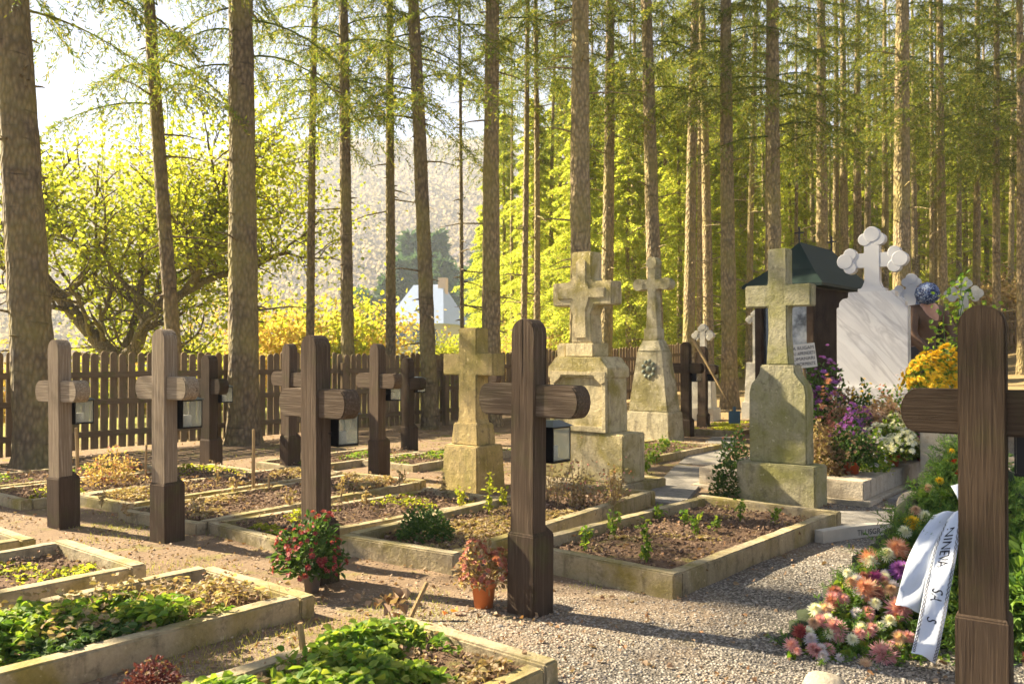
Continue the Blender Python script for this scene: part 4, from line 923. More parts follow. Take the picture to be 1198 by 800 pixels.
def shovel():
    Y = 13.7; a = np.array([X(815, Y), Y+.2, Zh(398, Y)]); b = np.array([X(857, Y-.4), Y-.5, Zh(484, Y-.4)+.02])
    root = thing('shovel', 'long handled shovel with a blue grey blade leaning on the small wooden cross', 'shovel', tuple(b)); d = a-b
    m = M(); tube(m, [d*0, d*.35, d*.7, d], [.016, .018, .022, .034], 8); m.build('handle', W_S, root)
    m = M(); box(m, -.09, .09, -.01, .01, -.16, .03, .004); box(m, -.02, .02, -.02, .02, -.02, .1, .004); m.build('blade', BLADE, root)
shovel()
def plank_at(name, label, cat, a, b, r, mat, n=6):
    a = np.array(a); b = np.array(b); m = M(); d = b-a
    tube(m, [d*0, d*.5+rng.normal(size=3)*r*.2, d], [r, r*.95, r*.85], n, False, True, .1)
    o = m.build(name, mat, None, tuple(a), label=label, category=cat); return o
def ground_stick(px, py, px2, py2, r, label, dY=0):
    x, y = at(px, py); plank_at('stick', label, 'stick', (x, y, -.03), (X(px2, y+dY), y+dY, Zh(py2, y+dY)), r, W_S)
ground_stick(297, 580, 297, 502, .016, 'tall thin upright stick in the plot left of the large wooden cross')
ground_stick(316, 580, 315, 556, .012, 'short stub of a stick beside the tall thin one')
ground_stick(362, 790, 352, 727, .014, 'upright stick in the leafy plot at the bottom left')
ground_stick(474, 728, 500, 680, .013, 'slanting stick behind the leafy clumps before the nearest cross', .12)
ground_stick(92, 560, 90, 500, .018, 'weathered stake behind the leftmost wooden cross')
ground_stick(172, 562, 172, 520, .012, 'thin stake just left of the tall pale wooden cross')
# ------------------------------------------------------------------ plants
def heads(m, c, n, r, K=10, layers=2, wid=.22, cup=.35):
    """flower heads: rings of pointed petals round each centre"""
    c = np.asarray(c, float); n = np.asarray(n, float); n = n/(np.linalg.norm(n, axis=1)[:, None]+1e-9); N = len(c)
    r = np.broadcast_to(r, (N,)); ref = np.where(np.abs(n[:, [2]]) > .9, np.array([[1., 0, 0]]), np.array([[0, 0, 1.]]))
    s = np.cross(n, ref); s /= np.linalg.norm(s, axis=1)[:, None]; q = np.cross(n, s)
    for L in range(layers):
        a = (np.arange(K)/K*6.283)[None]+rng.random((N, 1))*6.28+L*.3
        up = cup+L*(1.3/layers); rr = (1-.55*L/layers)
        d = s[:, None]*np.cos(a)[..., None]+q[:, None]*np.sin(a)[..., None]+n[:, None]*up+rng.normal(size=(N, K, 3))*.08
        P = np.repeat((c+n*(r[:, None]*.12*L))[:, None], K, 1); nr = np.repeat(n[:, None], K, 1)
        rhombi(m, P.reshape(-1, 3), d.reshape(-1, 3), np.repeat(r*rr, K), np.repeat(r*wid, K), nr.reshape(-1, 3)+.01)
def ball_pts(n, w, d, h, z0, shell=.55):
    v = rvec(n); v[:, 2] = np.abs(v[:, 2])*1.0; rr = shell+(1-shell)*rng.random(n)**.5
    lump = 1+.25*np.sin(v[:, 0]*5+w*40)*np.cos(v[:, 1]*4+h*30)
    return v*rr[:, None]*lump[:, None]*[w, d, h]+[0, 0, z0], v
def potted(name, label, cat, pos, w, h, pm, lm, pot=None, pot_h=.13, nl=700, nh=90, hr=.02, ll=.035, group=None, top=.2, K=9, stems=True, tiltpot=0):
    z0 = pot_h*.85 if pot else 0.0
    root = thing(name, label, cat, pos, random.random()*6.28, group)
    if pot:
        m = M(); r = pot_h*.46; lathe(m, [(0, 0), (r*.78, 0), (r*1.02, pot_h*.82), (r*1.12, pot_h*.82), (r*1.14, pot_h), (r*1.0, pot_h), (r*.95, pot_h*.8), (0, pot_h*.8)], 20)
        m.build('pot', pot, root)
    m = M(); p, v = ball_pts(nl, w/2, w/2*.9, h-z0, z0+.01, .25); leaves(m, p, v+rvec(nl)*.8, ll*(.6+.8*rng.random(nl)), ll*.32)
    if stems:
        for _ in range(14):
            q = p[rng.integers(nl)]; tube(m, [(q[0]*.08, q[1]*.08, z0*.9), (q[0]*.5, q[1]*.5, z0+(q[2]-z0)*.6), q], [.004, .003, .002], 4, True, False)
    m.build('foliage', lm, root)
    if nh:
        p, v = ball_pts(nh*3, w/2*1.02, w/2*.95, (h-z0)*1.03, z0+.01, .9); k = v[:, 2] > top; p, v = p[k][:nh], v[k][:nh]
        m = M(); heads(m, p, v+rvec(len(p))*.3+[0, 0, .2], hr*(.7+.6*rng.random(len(p))), K, 2); m.build('blossoms', pm, root)
    return root
def P3(px, py, z=0): x, y = at(px, py, z); return (x, y, z)
potted('potted_plant', 'reddish brown chrysanthemum in an orange pot beside the nearest wooden cross', 'potted plant', P3(566, 709), .29, .30, P_RUST, LF_W, TERRA, .125, 420, 130, .018, .03)
potted('potted_plant', 'big dark red chrysanthemum at the foot of the large brown wooden cross', 'plant', P3(366, 690), .34, .37, P_RED, LF_D, plain('grey clay pot', (.25, .22, .2), .8), .10, 900, 130, .020, .035, top=.0)
potted('shrub', 'dark low heather like shrub inside the plot behind the nearest cross', 'shrub', (X(497, 5.55), 5.55, .06), .40, .17, P_DRY, LF_D, None, 0, 900, 30, .01, .03)
potted('shrub', 'small rosy green bush against the front of the mossy cross base', 'shrub', P3(848, 583), .26, .34, P_DRY, LF_D, None, 0, 700, 30, .012, .03)
potted('shrub', 'taller ragged bush left of the mossy stone slab', 'shrub', (X(860, 8.1), 8.1, 0), .33, .52, P_RUST, LF_D, None, 0, 900, 50, .014, .032)
potted('shrub', 'orange brown dry shrub between the two leftmost wooden crosses', 'shrub', (X(132, 7.9), 7.9, .05), .55, .30, P_RUST, LF_B, None, 0, 800, 50, .015, .03)
potted('flower_pot_plant', 'mound of bright yellow chrysanthemums right of the marble headstone', 'potted plant', (X(1094, 7.9), 7.9, .80), .56, .46, P_YEL, LF_G, TERRA, .12, 900, 420, .030, .04, top=.05, K=12)
m = M(); bx, by = X(1108, 7.9), 7.9; box(m, -.20, .20, -.18, .20, -.05, .80, .01, RG); m.build('stone_block', KERB2, None, (bx, by, 0), -R(38), label='pale stone block under the yellow chrysanthemums', category='stone block')
gp = [  # px, distance, w, h, petals, leaves, pot, label, heads, head size, leaves
 (962, 7.75, 0.36, 0.4, P_DRY, LF_W, None, 'brown withered chrysanthemum bush at the near left of the flower grave', 170, 0.018, 800),
 (995, 7.65, 0.34, 0.38, P_DRY, LF_D, FOILR, 'dark green and brown plant in a tipped orange pot at the near edge', 90, 0.016, 700),
 (1022, 7.85, 0.24, 0.36, P_LIL, LF_G, None, 'loose green plant with purple specks before the white chrysanthemums', 35, 0.018, 420),
 (1042, 8.15, 0.44, 0.42, P_WHITE, LF_G, FOILR, 'white chrysanthemums in a red wrapped pot', 230, 0.026, 900),
 (1080, 8.6, 0.44, 0.42, P_MAG, LF_D, FOILR, 'magenta chrysanthemums in an orange pot behind the dark cross arm', 240, 0.022, 900),
 (1000, 8.25, 0.36, 0.5, P_PUR, LF_D, None, 'bright purple flowers left of the white chrysanthemums', 190, 0.026, 800),
 (1028, 8.6, 0.46, 0.56, P_PEACH, LF_W, None, 'peach blossoms in the middle of the flower grave', 260, 0.024, 900),
 (980, 8.5, 0.34, 0.56, P_RUST, LF_W, None, 'faded brown pink blossoms beside the orange lilies', 150, 0.022, 800),
 (968, 8.75, 0.2, 0.66, P_ORG, LF_D, None, 'upright orange flowers near the mossy stone slab', 40, 0.04, 500),
 (1008, 9.0, 0.34, 0.7, P_YEL, LF_D, None, 'small yellow chrysanthemum under the marble plinth', 60, 0.024, 800),
 (990, 9.05, 0.3, 0.6, P_DRY, LF_W, None, 'dusty beige blossoms under the marble plinth', 110, 0.02, 700),
 (1054, 8.75, 0.34, 0.72, P_LIL, LF_G, None, 'tall loose pale lilac asters beside the dark cross arm', 130, 0.02, 500),
 (1072, 8.9, 0.3, 0.55, P_MAG, LF_D, None, 'dark magenta blossoms partly hidden by the dark cross arm', 140, 0.02, 600),
 (942, 8.35, 0.3, 0.45, P_DRY, LF_D, None, 'dark leafy plant right behind the mossy stone slab', 30, 0.016, 700),
 (1040, 9.0, 0.3, 0.62, P_RUST, LF_D, None, 'rusty red blossoms between the yellow flower and the lilac asters', 120, 0.02, 700),
]
for px, Y, w, h, pm, lm, pot, lab, nh, hr, nl in gp:
    potted('flower_plant', lab, 'plant', (X(px, Y), Y, .15), w*1.25, h*1.08, pm, lm, pot, .15, int(nl*1.4), int(nh*1.6), hr*1.1, .04)
potted('flower_plant', 'tall green bush with purple flowers behind the hand lettered sign', 'plant', (X(957, 9.0), 9.0, .17), .62, .98, P_PUR, LF_D, None, 0, 2200, 130, .038, .05, top=.45)
def rose():
    x, y = X(1128, 10.2), 10.2; g = G(x, y); root = thing('rose_bush', 'tall loose green rose bush in front of the white clover cross at the right', 'bush', (x, y, g), 0)
    m = M(); lf = M(); rs = np.random.default_rng(5); H = Zh(330, y)-g
    for k in range(9):
        a = rs.random()*6.28; o = rs.uniform(.05, .34); L = H*rs.uniform(.6, 1.0); t = np.linspace(0, 1, 8)
        pts = np.stack([math.cos(a)*o*t, math.sin(a)*o*t*.6, L*t], 1)+rs.normal(size=(8, 3))*.025
        tube(m, pts, np.linspace(.010, .004, 8), 5, True, False)
        q = pts[rs.integers(2, 8, 75)]+rs.normal(size=(75, 3))*.07; leaves(lf, q, rvec(75), .065, .026)
    m.build('stems', LF_D, root); lf.build('foliage', LF_G, root)
rose()
# greenery at the right edge behind the big dark cross
potted('shrub', 'dark green leafy bush behind the big dark cross at the right edge', 'shrub', (2.9, 4.6, 0), .8, .75, P_DRY, LF_D, None, 0, 4200, 20, .015, .035)
potted('shrub', 'yellowish spiky plant right of the big dark cross post', 'shrub', (2.25, 3.75, 0), .42, .40, P_YEL, LF_FIR, None, 0, 2200, 0, .02, .05)

def weed(px, py, h, label, group, lm=LF_G, n=40, w=.05, z=.07, ll=.035, ps=None, nh=0):
    x, y = at(px, py, z); root = thing('weed', label, 'weed', (x, y, z), random.random()*6.28, group); m = M()
    for s in range(3):
        a = rng.random()*6.28; o = w*rng.random(); top = np.array([math.cos(a)*o, math.sin(a)*o, h*rng.uniform(.6, 1)])
        tube(m, [(0, 0, -.02), top*.5+[.01, 0, .02], top], [.004, .003, .002], 4, True, False)
        t = rng.random(n//3)**.8; leaves(m, t[:, None]*top+rng.normal(size=(n//3, 3))*w*.25, rvec(n//3)+[0, 0, .2], ll*(.5+.8*rng.random(n//3)), ll*.35)
    m.build('stem_leaves', lm, root)
    if nh: m = M(); p = rng.normal(size=(nh, 3))*[w, w, h*.25]+[0, 0, h*.8]; heads(m, p, rvec(nh)+[0, 0, .5], .012, 7, 2); m.build('blossoms', ps, root)
GWD = 'small green weeds in the wide bare plot'
for px, py, h in [(683, 640, .16), (717, 628, .17), (757, 640, .20), (800, 612, .15), (812, 622, .14), (865, 607, .12), (770, 605, .1), (905, 610, .12), (838, 618, .08), (755, 655, .1)]:
    weed(px, py, h, 'small green weed sprouting in the wide bare soil plot', GWD)
GWS = 'withered stalks in the far plots'
for px, py, h, n in [(572, 598, .30, 60), (590, 590, .18, 40), (468, 570, .16, 30), (520, 575, .15, 30), (540, 590, .15, 40), (430, 590, .14, 30), (400, 580, .16, 30), (255, 565, .25, 36), (210, 585, .16, 30), (275, 575, .16, 30), (232, 600, .12, 30), (120, 590, .14, 36), (150, 600, .1, 30), (60, 575, .12, 30), (340, 590, .14, 30), (365, 570, .14, 30)]:
    weed(px, py, h, 'yellowish withered stalk in one of the far kerbed plots', GWS, LF_W if n < 37 else LF_Y, n, .06)
GWM = 'dry flower stalks at the foot of the tallest monument'
for k in range(14):
    weed(random.uniform(640, 722), random.uniform(586, 600), random.uniform(.2, .42), 'tangled dry flower stalk at the foot of the tallest monument', GWM, LF_W, 50, .12, .06, .03, P_RUST if k % 3 else P_PINK, 5)
for px, py, h in [(742, 542, .3), (752, 548, .22), (775, 530, .2), (735, 556, .2), (765, 540, .15)]:
    weed(px, py, h, 'fresh green plant at the base of the tapered obelisk', 'green plants at the obelisk base', LF_G, 60, .1, .05, .05)
for px, py, h in [(875, 455, .5), (858, 470, .35), (886, 452, .45)]:
    weed(px, py, h, 'thin sunlit dry shoot behind the mossy stone slab', 'dry shoots behind the mossy slab', LF_B, 30, .12, .1, .05)
weed(345, 790, .001+.08, 'low yellow green sprout at the bottom edge of the leafy plot', None, LF_G, 30, .08)
# leafy cover inside the plots
def cover(key, label, dens, thr, lsz, hgt, lm, seed, area=None, cat='ground cover', nm='ground_cover'):
    fr, rz, w, L = [P for P, k in zip(PLOTS, list(pl)) if k == key][0]; m = M()
    n = int(dens*w*L); x = -w+.10+rng.random(n)*(w-.2); y = .12+rng.random(n)*(L-.24)
    f = fbm(x*2.6+seed, y*2.6+seed, 3)+.0
    if area: f = f+area(x, y)
    k = f > thr; x, y, f = x[k], y[k], f[k]; n = len(x); hh = hgt*np.clip((f-thr)*5, .15, 1)*(.5+.6*rng.random(n))
    st = np.stack([x, y, np.full(n, .05)], 1); lean = rng.normal(size=(n, 3))*.35; lean[:, 2] = 1; top = st+lean*hh[:, None]
    rhombi(m, st, top-st, np.linalg.norm(top-st, axis=1), .0028)
    for j in range(3):
        a = rng.random(n)*6.28; d = np.stack([np.cos(a), np.sin(a), .25*rng.normal(size=n)], 1); leaves(m, top, d, lsz*(.6+.8*rng.random(n)), lsz*.42)
    o = m.build(nm, lm, None, (fr[0], fr[1], 0), rz, label=label, category=cat, kind='stuff'); return o
cover('F1', 'lush fresh green leaves covering the lower left plot', 2100, .0, .040, .15, LF_G, 3, lambda x, y: .16*(y > .35)*(y < 2.0)-.35*(y > 2.2))
cover('F1', 'dry stems and brown leaves among the lush green at the lower left', 420, .03, .03, .12, LF_W, 13, lambda x, y: .05)
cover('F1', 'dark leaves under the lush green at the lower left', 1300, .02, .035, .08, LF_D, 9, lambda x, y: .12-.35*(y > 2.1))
cover('F2', 'low green leaves in the plot before the nearest cross', 1700, .02, .042, .11, LF_G, 7, lambda x, y: .12*(x < -.2)*(y > .8)-.2*(y < .5))
cover('F2', 'dry stems and dark leaves in the plot before the nearest cross', 1000, .0, .026, .06, LF_W, 17, lambda x, y: .12)
cover('F0', 'sparse yellow green leaves in the bare plot at the left', 900, .12, .03, .06, LF_Y, 21, lambda x, y: .12*(x < -.6))
cover('F00', 'sparse leaves in the plot cut by the left edge', 1500, .08, .03, .06, LF_Y, 25)
for k, (key, lm, th) in enumerate([('R', LF_W, .13), ('Q', LF_W, .0), ('P', LF_Y, .09), ('O', LF_W, .03), ('N1', LF_W, .02), ('N', LF_Y, .04), ('N2', LF_G, .04), ('L', LF_G, .0), ('G', LF_G, .02), ('M3', LF_G, .0), ('J', LF_Y, -.1)]):
    cover(key, {'R': 'dry bits on the wide bare plot', 'Q': 'withered leaves in the plot behind the nearest cross', 'P': 'yellow green leaves in the narrow plot of the ochre cross', 'O': 'withered leaves in the plot with the tall sticks', 'N1': 'withered leaves in the narrow plot behind the second cross', 'N': 'yellow green leaves in the plot of the brown dry shrub',
              'N2': 'green leaves in the plot by the fence at the left edge', 'L': 'green leaves in the far plot by the fence', 'G': 'green leaves in the plot of the smallest dark cross', 'M3': 'green leaves in the obelisk plot', 'J': 'yellowish plants in the far plot before the paired crosses'}[key],
          900 if lm is LF_W else 1100, th+.02, .026, .06, lm, 31+k*7)

# ------------------------------------------------------------------ loose things on the ground
def in_plot(x, y, mar=.0):
    hit = np.zeros(len(x), bool)
    for fr, rz, w, L in PLOTS:
        dx, dy = x-fr[0], y-fr[1]; c, s = math.cos(-rz), math.sin(-rz); lx, ly = dx*c-dy*s, dx*s+dy*c
        hit |= (lx > -w-mar) & (lx < mar) & (ly > -mar) & (ly < L+mar)
    return hit
def scatter(n, x0, x1, y0, y1, p=2.0, flt=None):
    y = y0+(y1-y0)*rng.random(n)**p; x = (x0+(x1-x0)*rng.random(n))*y
    k = ~in_plot(x, y); x, y = x[k], y[k]
    if flt is not None: k = flt(x, y); x, y = x[k], y[k]
    return x, y
PEB = leaf_mat('gravel stones', [(.17, .145, .12), (.34, .295, .245), (.26, .225, .19), (.48, .43, .365), (.29, .235, .18)], 0.0, .85)
n = 60000
x, y = scatter(n, -.15, .56, 2.4, 8.5, 1.7, lambda x, y: (x*.766-y*.643+1.9+fbm(x*1.2, y*1.2)*2.2+rng.normal(size=len(x))*.35) > 0)
m = M(); s = .0035+.0055*rng.random(len(x))**2.2; blobs(m, np.stack([x, y, ground_z(x, y)+s*.25], 1), s, .6, False, .5)
m.build('gravel', PEB, kind='stuff', label='loose grey and beige gravel on the path at the front right', category='gravel')
x, y = scatter(14000, -.62, .1, 2.6, 9, 1.6); s = .003+.008*rng.random(len(x))**3
m = M(); blobs(m, np.stack([x, y, ground_z(x, y)+s*.2], 1), s, .5, False, .6)
m.build('pebbles', leaf_mat('earthy stones', [(.22, .15, .10), (.34, .24, .17), (.44, .34, .25)], 0, .9), kind='stuff', label='small earthy stones trodden into the dirt between the plots', category='pebbles')
x, y = scatter(9000, -.62, .6, 2.5, 16, 1.3, lambda x, y: rng.random(len(x)) < np.where((x > .2) & (y < 6.5), .35, 1)); N = len(x)
m = M(); leaves(m, np.stack([x, y, ground_z(x, y)+.004+.01*rng.random(N)], 1), rvec(N)*[1, 1, .25], .012+.028*rng.random(N)**2, .006+.010*rng.random(N), None, .5)
for fr, rz, w, L in PLOTS[:15]:
    k = int(w*L*110); lx = -w+rng.random(k)*w; ly = rng.random(k)*L; c, s = math.cos(rz), math.sin(rz)
    leaves(m, np.stack([fr[0]+lx*c-ly*s, fr[1]+lx*s+ly*c, .075+.03*rng.random(k)], 1), rvec(k)*[1, 1, .3], .01+.03*rng.random(k), .006+.008*rng.random(k), None, .5)
m.build('fallen_leaves', LF_L, kind='stuff', label='scattered brown fallen leaves on the earth and in the plots', category='fallen leaves')
x, y = scatter(70000, -.62, .35, 2.6, 12, 1.5, lambda x, y: (fbm(x*1.6+4, y*1.6+9, 3) > .07) & (x*.766-y*.643 < -2.6))
N = len(x); m = M(); d = rng.normal(size=(N, 3))*.5; d[:, 2] = 1; rhombi(m, np.stack([x, y, ground_z(x, y)-.003], 1), d, .012+.03*rng.random(N), .0016)
m.build('grass', leaf_mat('short yellowish grass', [(.18, .20, .04), (.30, .30, .07), (.38, .34, .12), (.24, .26, .05)], .3), kind='stuff', label='short yellowish grass and moss in patches between the plots', category='grass')
# clods and crumbs of soil in the plots
m = M()
for fr, rz, w, L in PLOTS[:15]:
    k = int(w*L*900); lx = -w+.1+rng.random(k)*(w-.2); ly = .1+rng.random(k)*(L-.2); c, s = math.cos(rz), math.sin(rz)
    blobs(m, np.stack([fr[0]+lx*c-ly*s, fr[1]+lx*s+ly*c, .062+.02*rng.random(k)], 1), .003+.013*rng.random(k)**3, .7, False, .7)
m.build('soil_crumbs', leaf_mat('soil crumbs', [(.10, .06, .04), (.18, .115, .075), (.27, .18, .12)], 0, 1), kind='stuff', label='crumbs and clods of brown soil inside the kerbed plots', category='soil')

def slab(name, label, pts, z0, z1, mat, cat='slab', **p):
    m = M(); b = bmesh.new(); vs = [b.verts.new((q[0], q[1], z0)) for q in pts]; f = b.faces.new(vs); r = bmesh.ops.extrude_face_region(b, geom=[f])
    bmesh.ops.translate(b, verts=[e for e in r['geom'] if isinstance(e, bmesh.types.BMVert)], vec=(0, 0, z1-z0)); bmesh.ops.recalc_face_normals(b, faces=b.faces[:])
    bmesh.ops.bevel(b, geom=b.edges[:], offset=.008, segments=2, affect='EDGES'); m.bm(b)
    return m.build(name, mat, label=label, category=cat, **p)
GREY = stone_mat('grey path concrete', (.22, .20, .17), (.32, .29, .25), (.22, .2, .1), (.6, .8))
slab('paving_slab', 'grey concrete slab between the tallest monument and the flower grave', [at(748, 588), at(800, 592), at(836, 549), at(790, 545)], -.05, .022, GREY, 'paving slab')
slab('paving_slab', 'paler slab farther along the same path', [at(793, 543), at(842, 546), at(868, 512), at(832, 512)], -.05, .020, GREY, 'paving slab')
slab('paving_slab', 'grey slab between the mossy stone cross base and the wreaths', [at(962, 622), at(1064, 622), at(1085, 602), at(968, 601)], -.05, .03, GREY, 'paving slab')
slab('paving_slab', 'long narrow slab along the right side of the flower grave', [g1w(.10, .3), g1w(.55, .3), g1w(.55, 3.2), g1w(.10, 3.2)], -.05, .025, GREY, 'paving slab')
def rim():
    c = at(1010, 640); m = M(); b = []; K = 24
    for i in range(K+1):
        t = i/K; px = 962+118*t; py = 634-8*math.sin(t*2.2)*1.0-3*t; b.append(at(px, py))
    b = np.array(b); t = np.gradient(b, axis=0); t /= np.linalg.norm(t, axis=1)[:, None]; nn = np.stack([-t[:, 1], t[:, 0]], 1)
    f0, f1 = b, b+nn*.07; z = .075
    v = np.concatenate([np.c_[f0, np.full(K+1, -.03)], np.c_[f0, np.full(K+1, z)], np.c_[f1, np.full(K+1, z)], np.c_[f1, np.full(K+1, -.03)]])
    n = K+1; fs = [[r*n+i, r*n+i+1, (r+1)*n+i+1, (r+1)*n+i] for r in range(3) for i in range(K)]+[[0, n, 2*n, 3*n], [K, 3*n+K, 2*n+K, n+K]]
    m.add(v, fs); root = m.build('curved_kerb', plain('worn white concrete', (.46, .42, .35), .8), label='low curved white rim with dark lettering beside the flower wreaths', category='grave kerb')
    tv, tf = text_mesh('TILUSGR', .055); tv[:, 0] += .0
    L = np.concatenate([[0], np.cumsum(np.linalg.norm(np.diff(b, axis=0), axis=1))]); s = L[8]+tv[:, 0]
    bx = np.interp(s, L, b[:, 0]); by = np.interp(s, L, b[:, 1]); nx = np.interp(s, L, nn[:, 0]); ny = np.interp(s, L, nn[:, 1])
    M().add(np.stack([bx-nx*.003, by-ny*.003, .012+tv[:, 1]], 1), tf).build('lettering', INK, root)
INK = plain('black ink', (.02, .02, .03), .7, 0, .2, .1, 9, 0)
def text_mesh(s, size):
    cu = bpy.data.curves.new('t', 'FONT'); cu.body = s; cu.size = size; cu.resolution_u = 3; o = bpy.data.objects.new('t', cu); COL.objects.link(o)
    me = bpy.data.meshes.new_from_object(o); v = np.array([w.co[:] for w in me.vertices]); f = [list(p.vertices) for p in me.polygons]
    bpy.data.objects.remove(o); bpy.data.meshes.remove(me); return v, f
rim()
# ------------------------------------------------------------------ hand lettered sign
def sign():
    Y = 8.35; x = X(955.5, Y); zc = Zh(415.5, Y); root = thing('sign', 'small hand lettered white board on a stake before the marble headstone', 'sign', (x, Y, .15), R(-8)); root.rotation_euler = (0, R(-7), R(-8))
    h = zc-.15; w2, h2 = .127, .118
    m = M(); box(m, -w2, w2, -.006, .006, h-h2, h+h2, .002); bd = m.build('board', plain('off white board', (.66, .60, .50), .7, 0, .3, .1), root)
    m = M(); box(m, -.012, .012, .008, .026, -.05, h+h2*.6, .002); m.build('stake', W_S, root)
    for k, (s, off) in enumerate([('VA RUGAM', 0), ('NU APRINDETI', 0), ('LUMANARI', 0), ('PE MORMINTE', 0)]):
        v, f = text_mesh(s, .047); wd = v[:, 0].max(); v[:, 0] = (v[:, 0]/wd-.5)*min(.225, wd*1.15)
        v[:, 0] += .004*math.sin(k*2)
        M().add(np.stack([v[:, 0], np.full(len(v), -.0085), h+.062-k*.052+v[:, 1]], 1), f).build('lettering', INK, bd)
sign()
# ------------------------------------------------------------------ wreaths and ribbons by the big dark cross
def MY(py): return 3.5+(780-py)/270*1.1
def MP(px, py, back=0.0): Y = MY(py)+back; return np.array([X(px, Y), Y, Zh(py, Y)-back*.25])
def sprigs(m, C, n_each=34, L=.13, nl=.028):
    for c in C:
        d = rng.normal(size=3)*[.9, .7, .6]+[-.15, -.45, .35]; d /= np.linalg.norm(d); t = rng.random(n_each); p = c+np.outer(t*L, d)
        tube(m, [c, c+d*L], [.002, .001], 3, True, False)
        e = rvec(n_each); e = e-np.outer(e@d, d)*.5+d*.7; rhombi(m, p, e, nl*(.7+.5*rng.random(n_each)), .0022)
poly_lo = [(912, 764), (935, 735), (965, 700), (1000, 660), (1040, 628), (1075, 640), (1120, 640), (1230, 640), (1230, 790), (1120, 792), (1030, 788), (960, 778)]
poly_hi = [(1036, 640), (1058, 600), (1085, 562), (1108, 530), (1128, 508), (1150, 530), (1175, 560), (1200, 600), (1215, 640)]
def inside(poly, x, y):
    c = False; n = len(poly)
    for i in range(n):
        (x1, y1), (x2, y2) = poly[i], poly[(i+1) % n]
        if (y1 > y) != (y2 > y) and x < (x2-x1)*(y-y1)/(y2-y1)+x1: c = not c
    return c
def samp(poly, n):
    xs = [p[0] for p in poly]; ys = [p[1] for p in poly]; out = []
    while len(out) < n:
        a, b = random.uniform(min(xs), max(xs)), random.uniform(min(ys), max(ys))
        if inside(poly, a, b): out.append((a, b))
    return out
def wreath(name, label, poly, nsp, flowers, filler):
    root = thing(name, label, 'wreath', tuple(MP(*poly[len(poly)//2])*[1, 1, 0]))
    o = np.array(root.location)
    m = M()                                                      # the dark straw body under the greenery, a solid heap
    S = samp(poly, 260); blobs(m, np.array([MP(a, b, .10) for a, b in S])-o, .085, .8, True, .3); m.build('body', plain('dark straw and moss body', (.035, .045, .02), 1), root)
    m = M(); S = samp(poly, nsp); sprigs(m, [MP(a, b, .015+.05*random.random())-o for a, b in S]); m.build('greenery', LF_FIR, root)
    m = M(); S = samp(poly, filler); P = np.array([MP(a, b, .0+.03*random.random()) for a, b in S])-o; n_ = len(P)
    leaves(m, np.repeat(P, 5, 0), rvec(n_*5)+[-.1, -.5, .5], .045, .018); m.build('leaves', LF_G, root)
    for px, py, r, pm in flowers:
        Y = MY(py)-.03; c = np.array([X(px, Y), Y, Zh(py, Y)])-o; rr = r/F*Y*1.1; m = M()
        nv = np.array([-.25, -.75, .75])+rng.normal(size=3)*.15
        rr *= 1.0
        for L in range(7):
            heads(m, [c+nv*rr*.09*L], [nv], rr*(.92-.10*L), 20, 2, .10, .05+.22*L)
        m.build('flower', pm, root)
    return root
FL1 = [(975, 735, 17, P_PINK), (952, 713, 11, P_WHITE), (966, 722, 9, P_WHITE), (1012, 690, 19, P_ORG), (1031, 765, 20, P_PINK), (1048, 712, 19, P_PINK), (995, 746, 9, P_WHITE), (1028, 731, 8, P_WHITE), (1015, 652, 14, P_ORG), (1048, 642, 17, P_ORG), (1052, 668, 16, P_PUR),
       (1020, 675, 13, P_MAG), (990, 669, 7, P_WHITE), (935, 738, 12, P_RED), (924, 753, 11, P_PINK), (975, 692, 11, P_RUST), (1040, 690, 11, P_PEACH), (1000, 715, 8, P_LIL), (985, 700, 9, P_PINK), (1060, 745, 11, P_PINK), (1090, 640, 12, P_RUST), (1100, 655, 10, P_RUST), (1070, 690, 9, P_MAG), (1022, 705, 9, P_WHITE), (1200, 770, 12, P_RUST), (1010, 775, 10, P_PEACH)]
for a_, b_ in samp([(925, 758), (950, 715), (990, 672), (1035, 640), (1060, 700), (1062, 770), (1000, 780)], 62):
    FL1.append((a_, b_, random.uniform(6, 12), random.choice([P_PINK, P_WHITE, P_PEACH, P_LIL, P_RUST, P_PINK, P_WHITE])))
FL2 = [(1066, 612, 12, P_YEL), (1080, 604, 10, P_WHITE), (1070, 598, 9, P_PEACH), (1084, 572, 9, P_PEACH), (1122, 553, 7, P_SCAR), (1117, 541, 6, P_SCAR), (1128, 538, 7, P_SCAR), (1125, 575, 8, P_WHITE), (1098, 562, 6, P_YEL), (1112, 528, 5, P_YEL), (1057, 622, 10, P_WHITE)]
wreath('flower_wreath', 'low heap of pink, white and orange chrysanthemums on the gravel at the right', poly_lo, 560, FL1, 420)
wreath('fir_wreath', 'upright fir wreath with red and yellow flowers leaning at the big dark cross', poly_hi, 760, FL2, 60)
SATIN_SHADED = plain('white satin ribbon', (.62, .66, .74), .35, 0, .5, .04, 5, 0)  # bluish grey of shade is put into the white satin colour
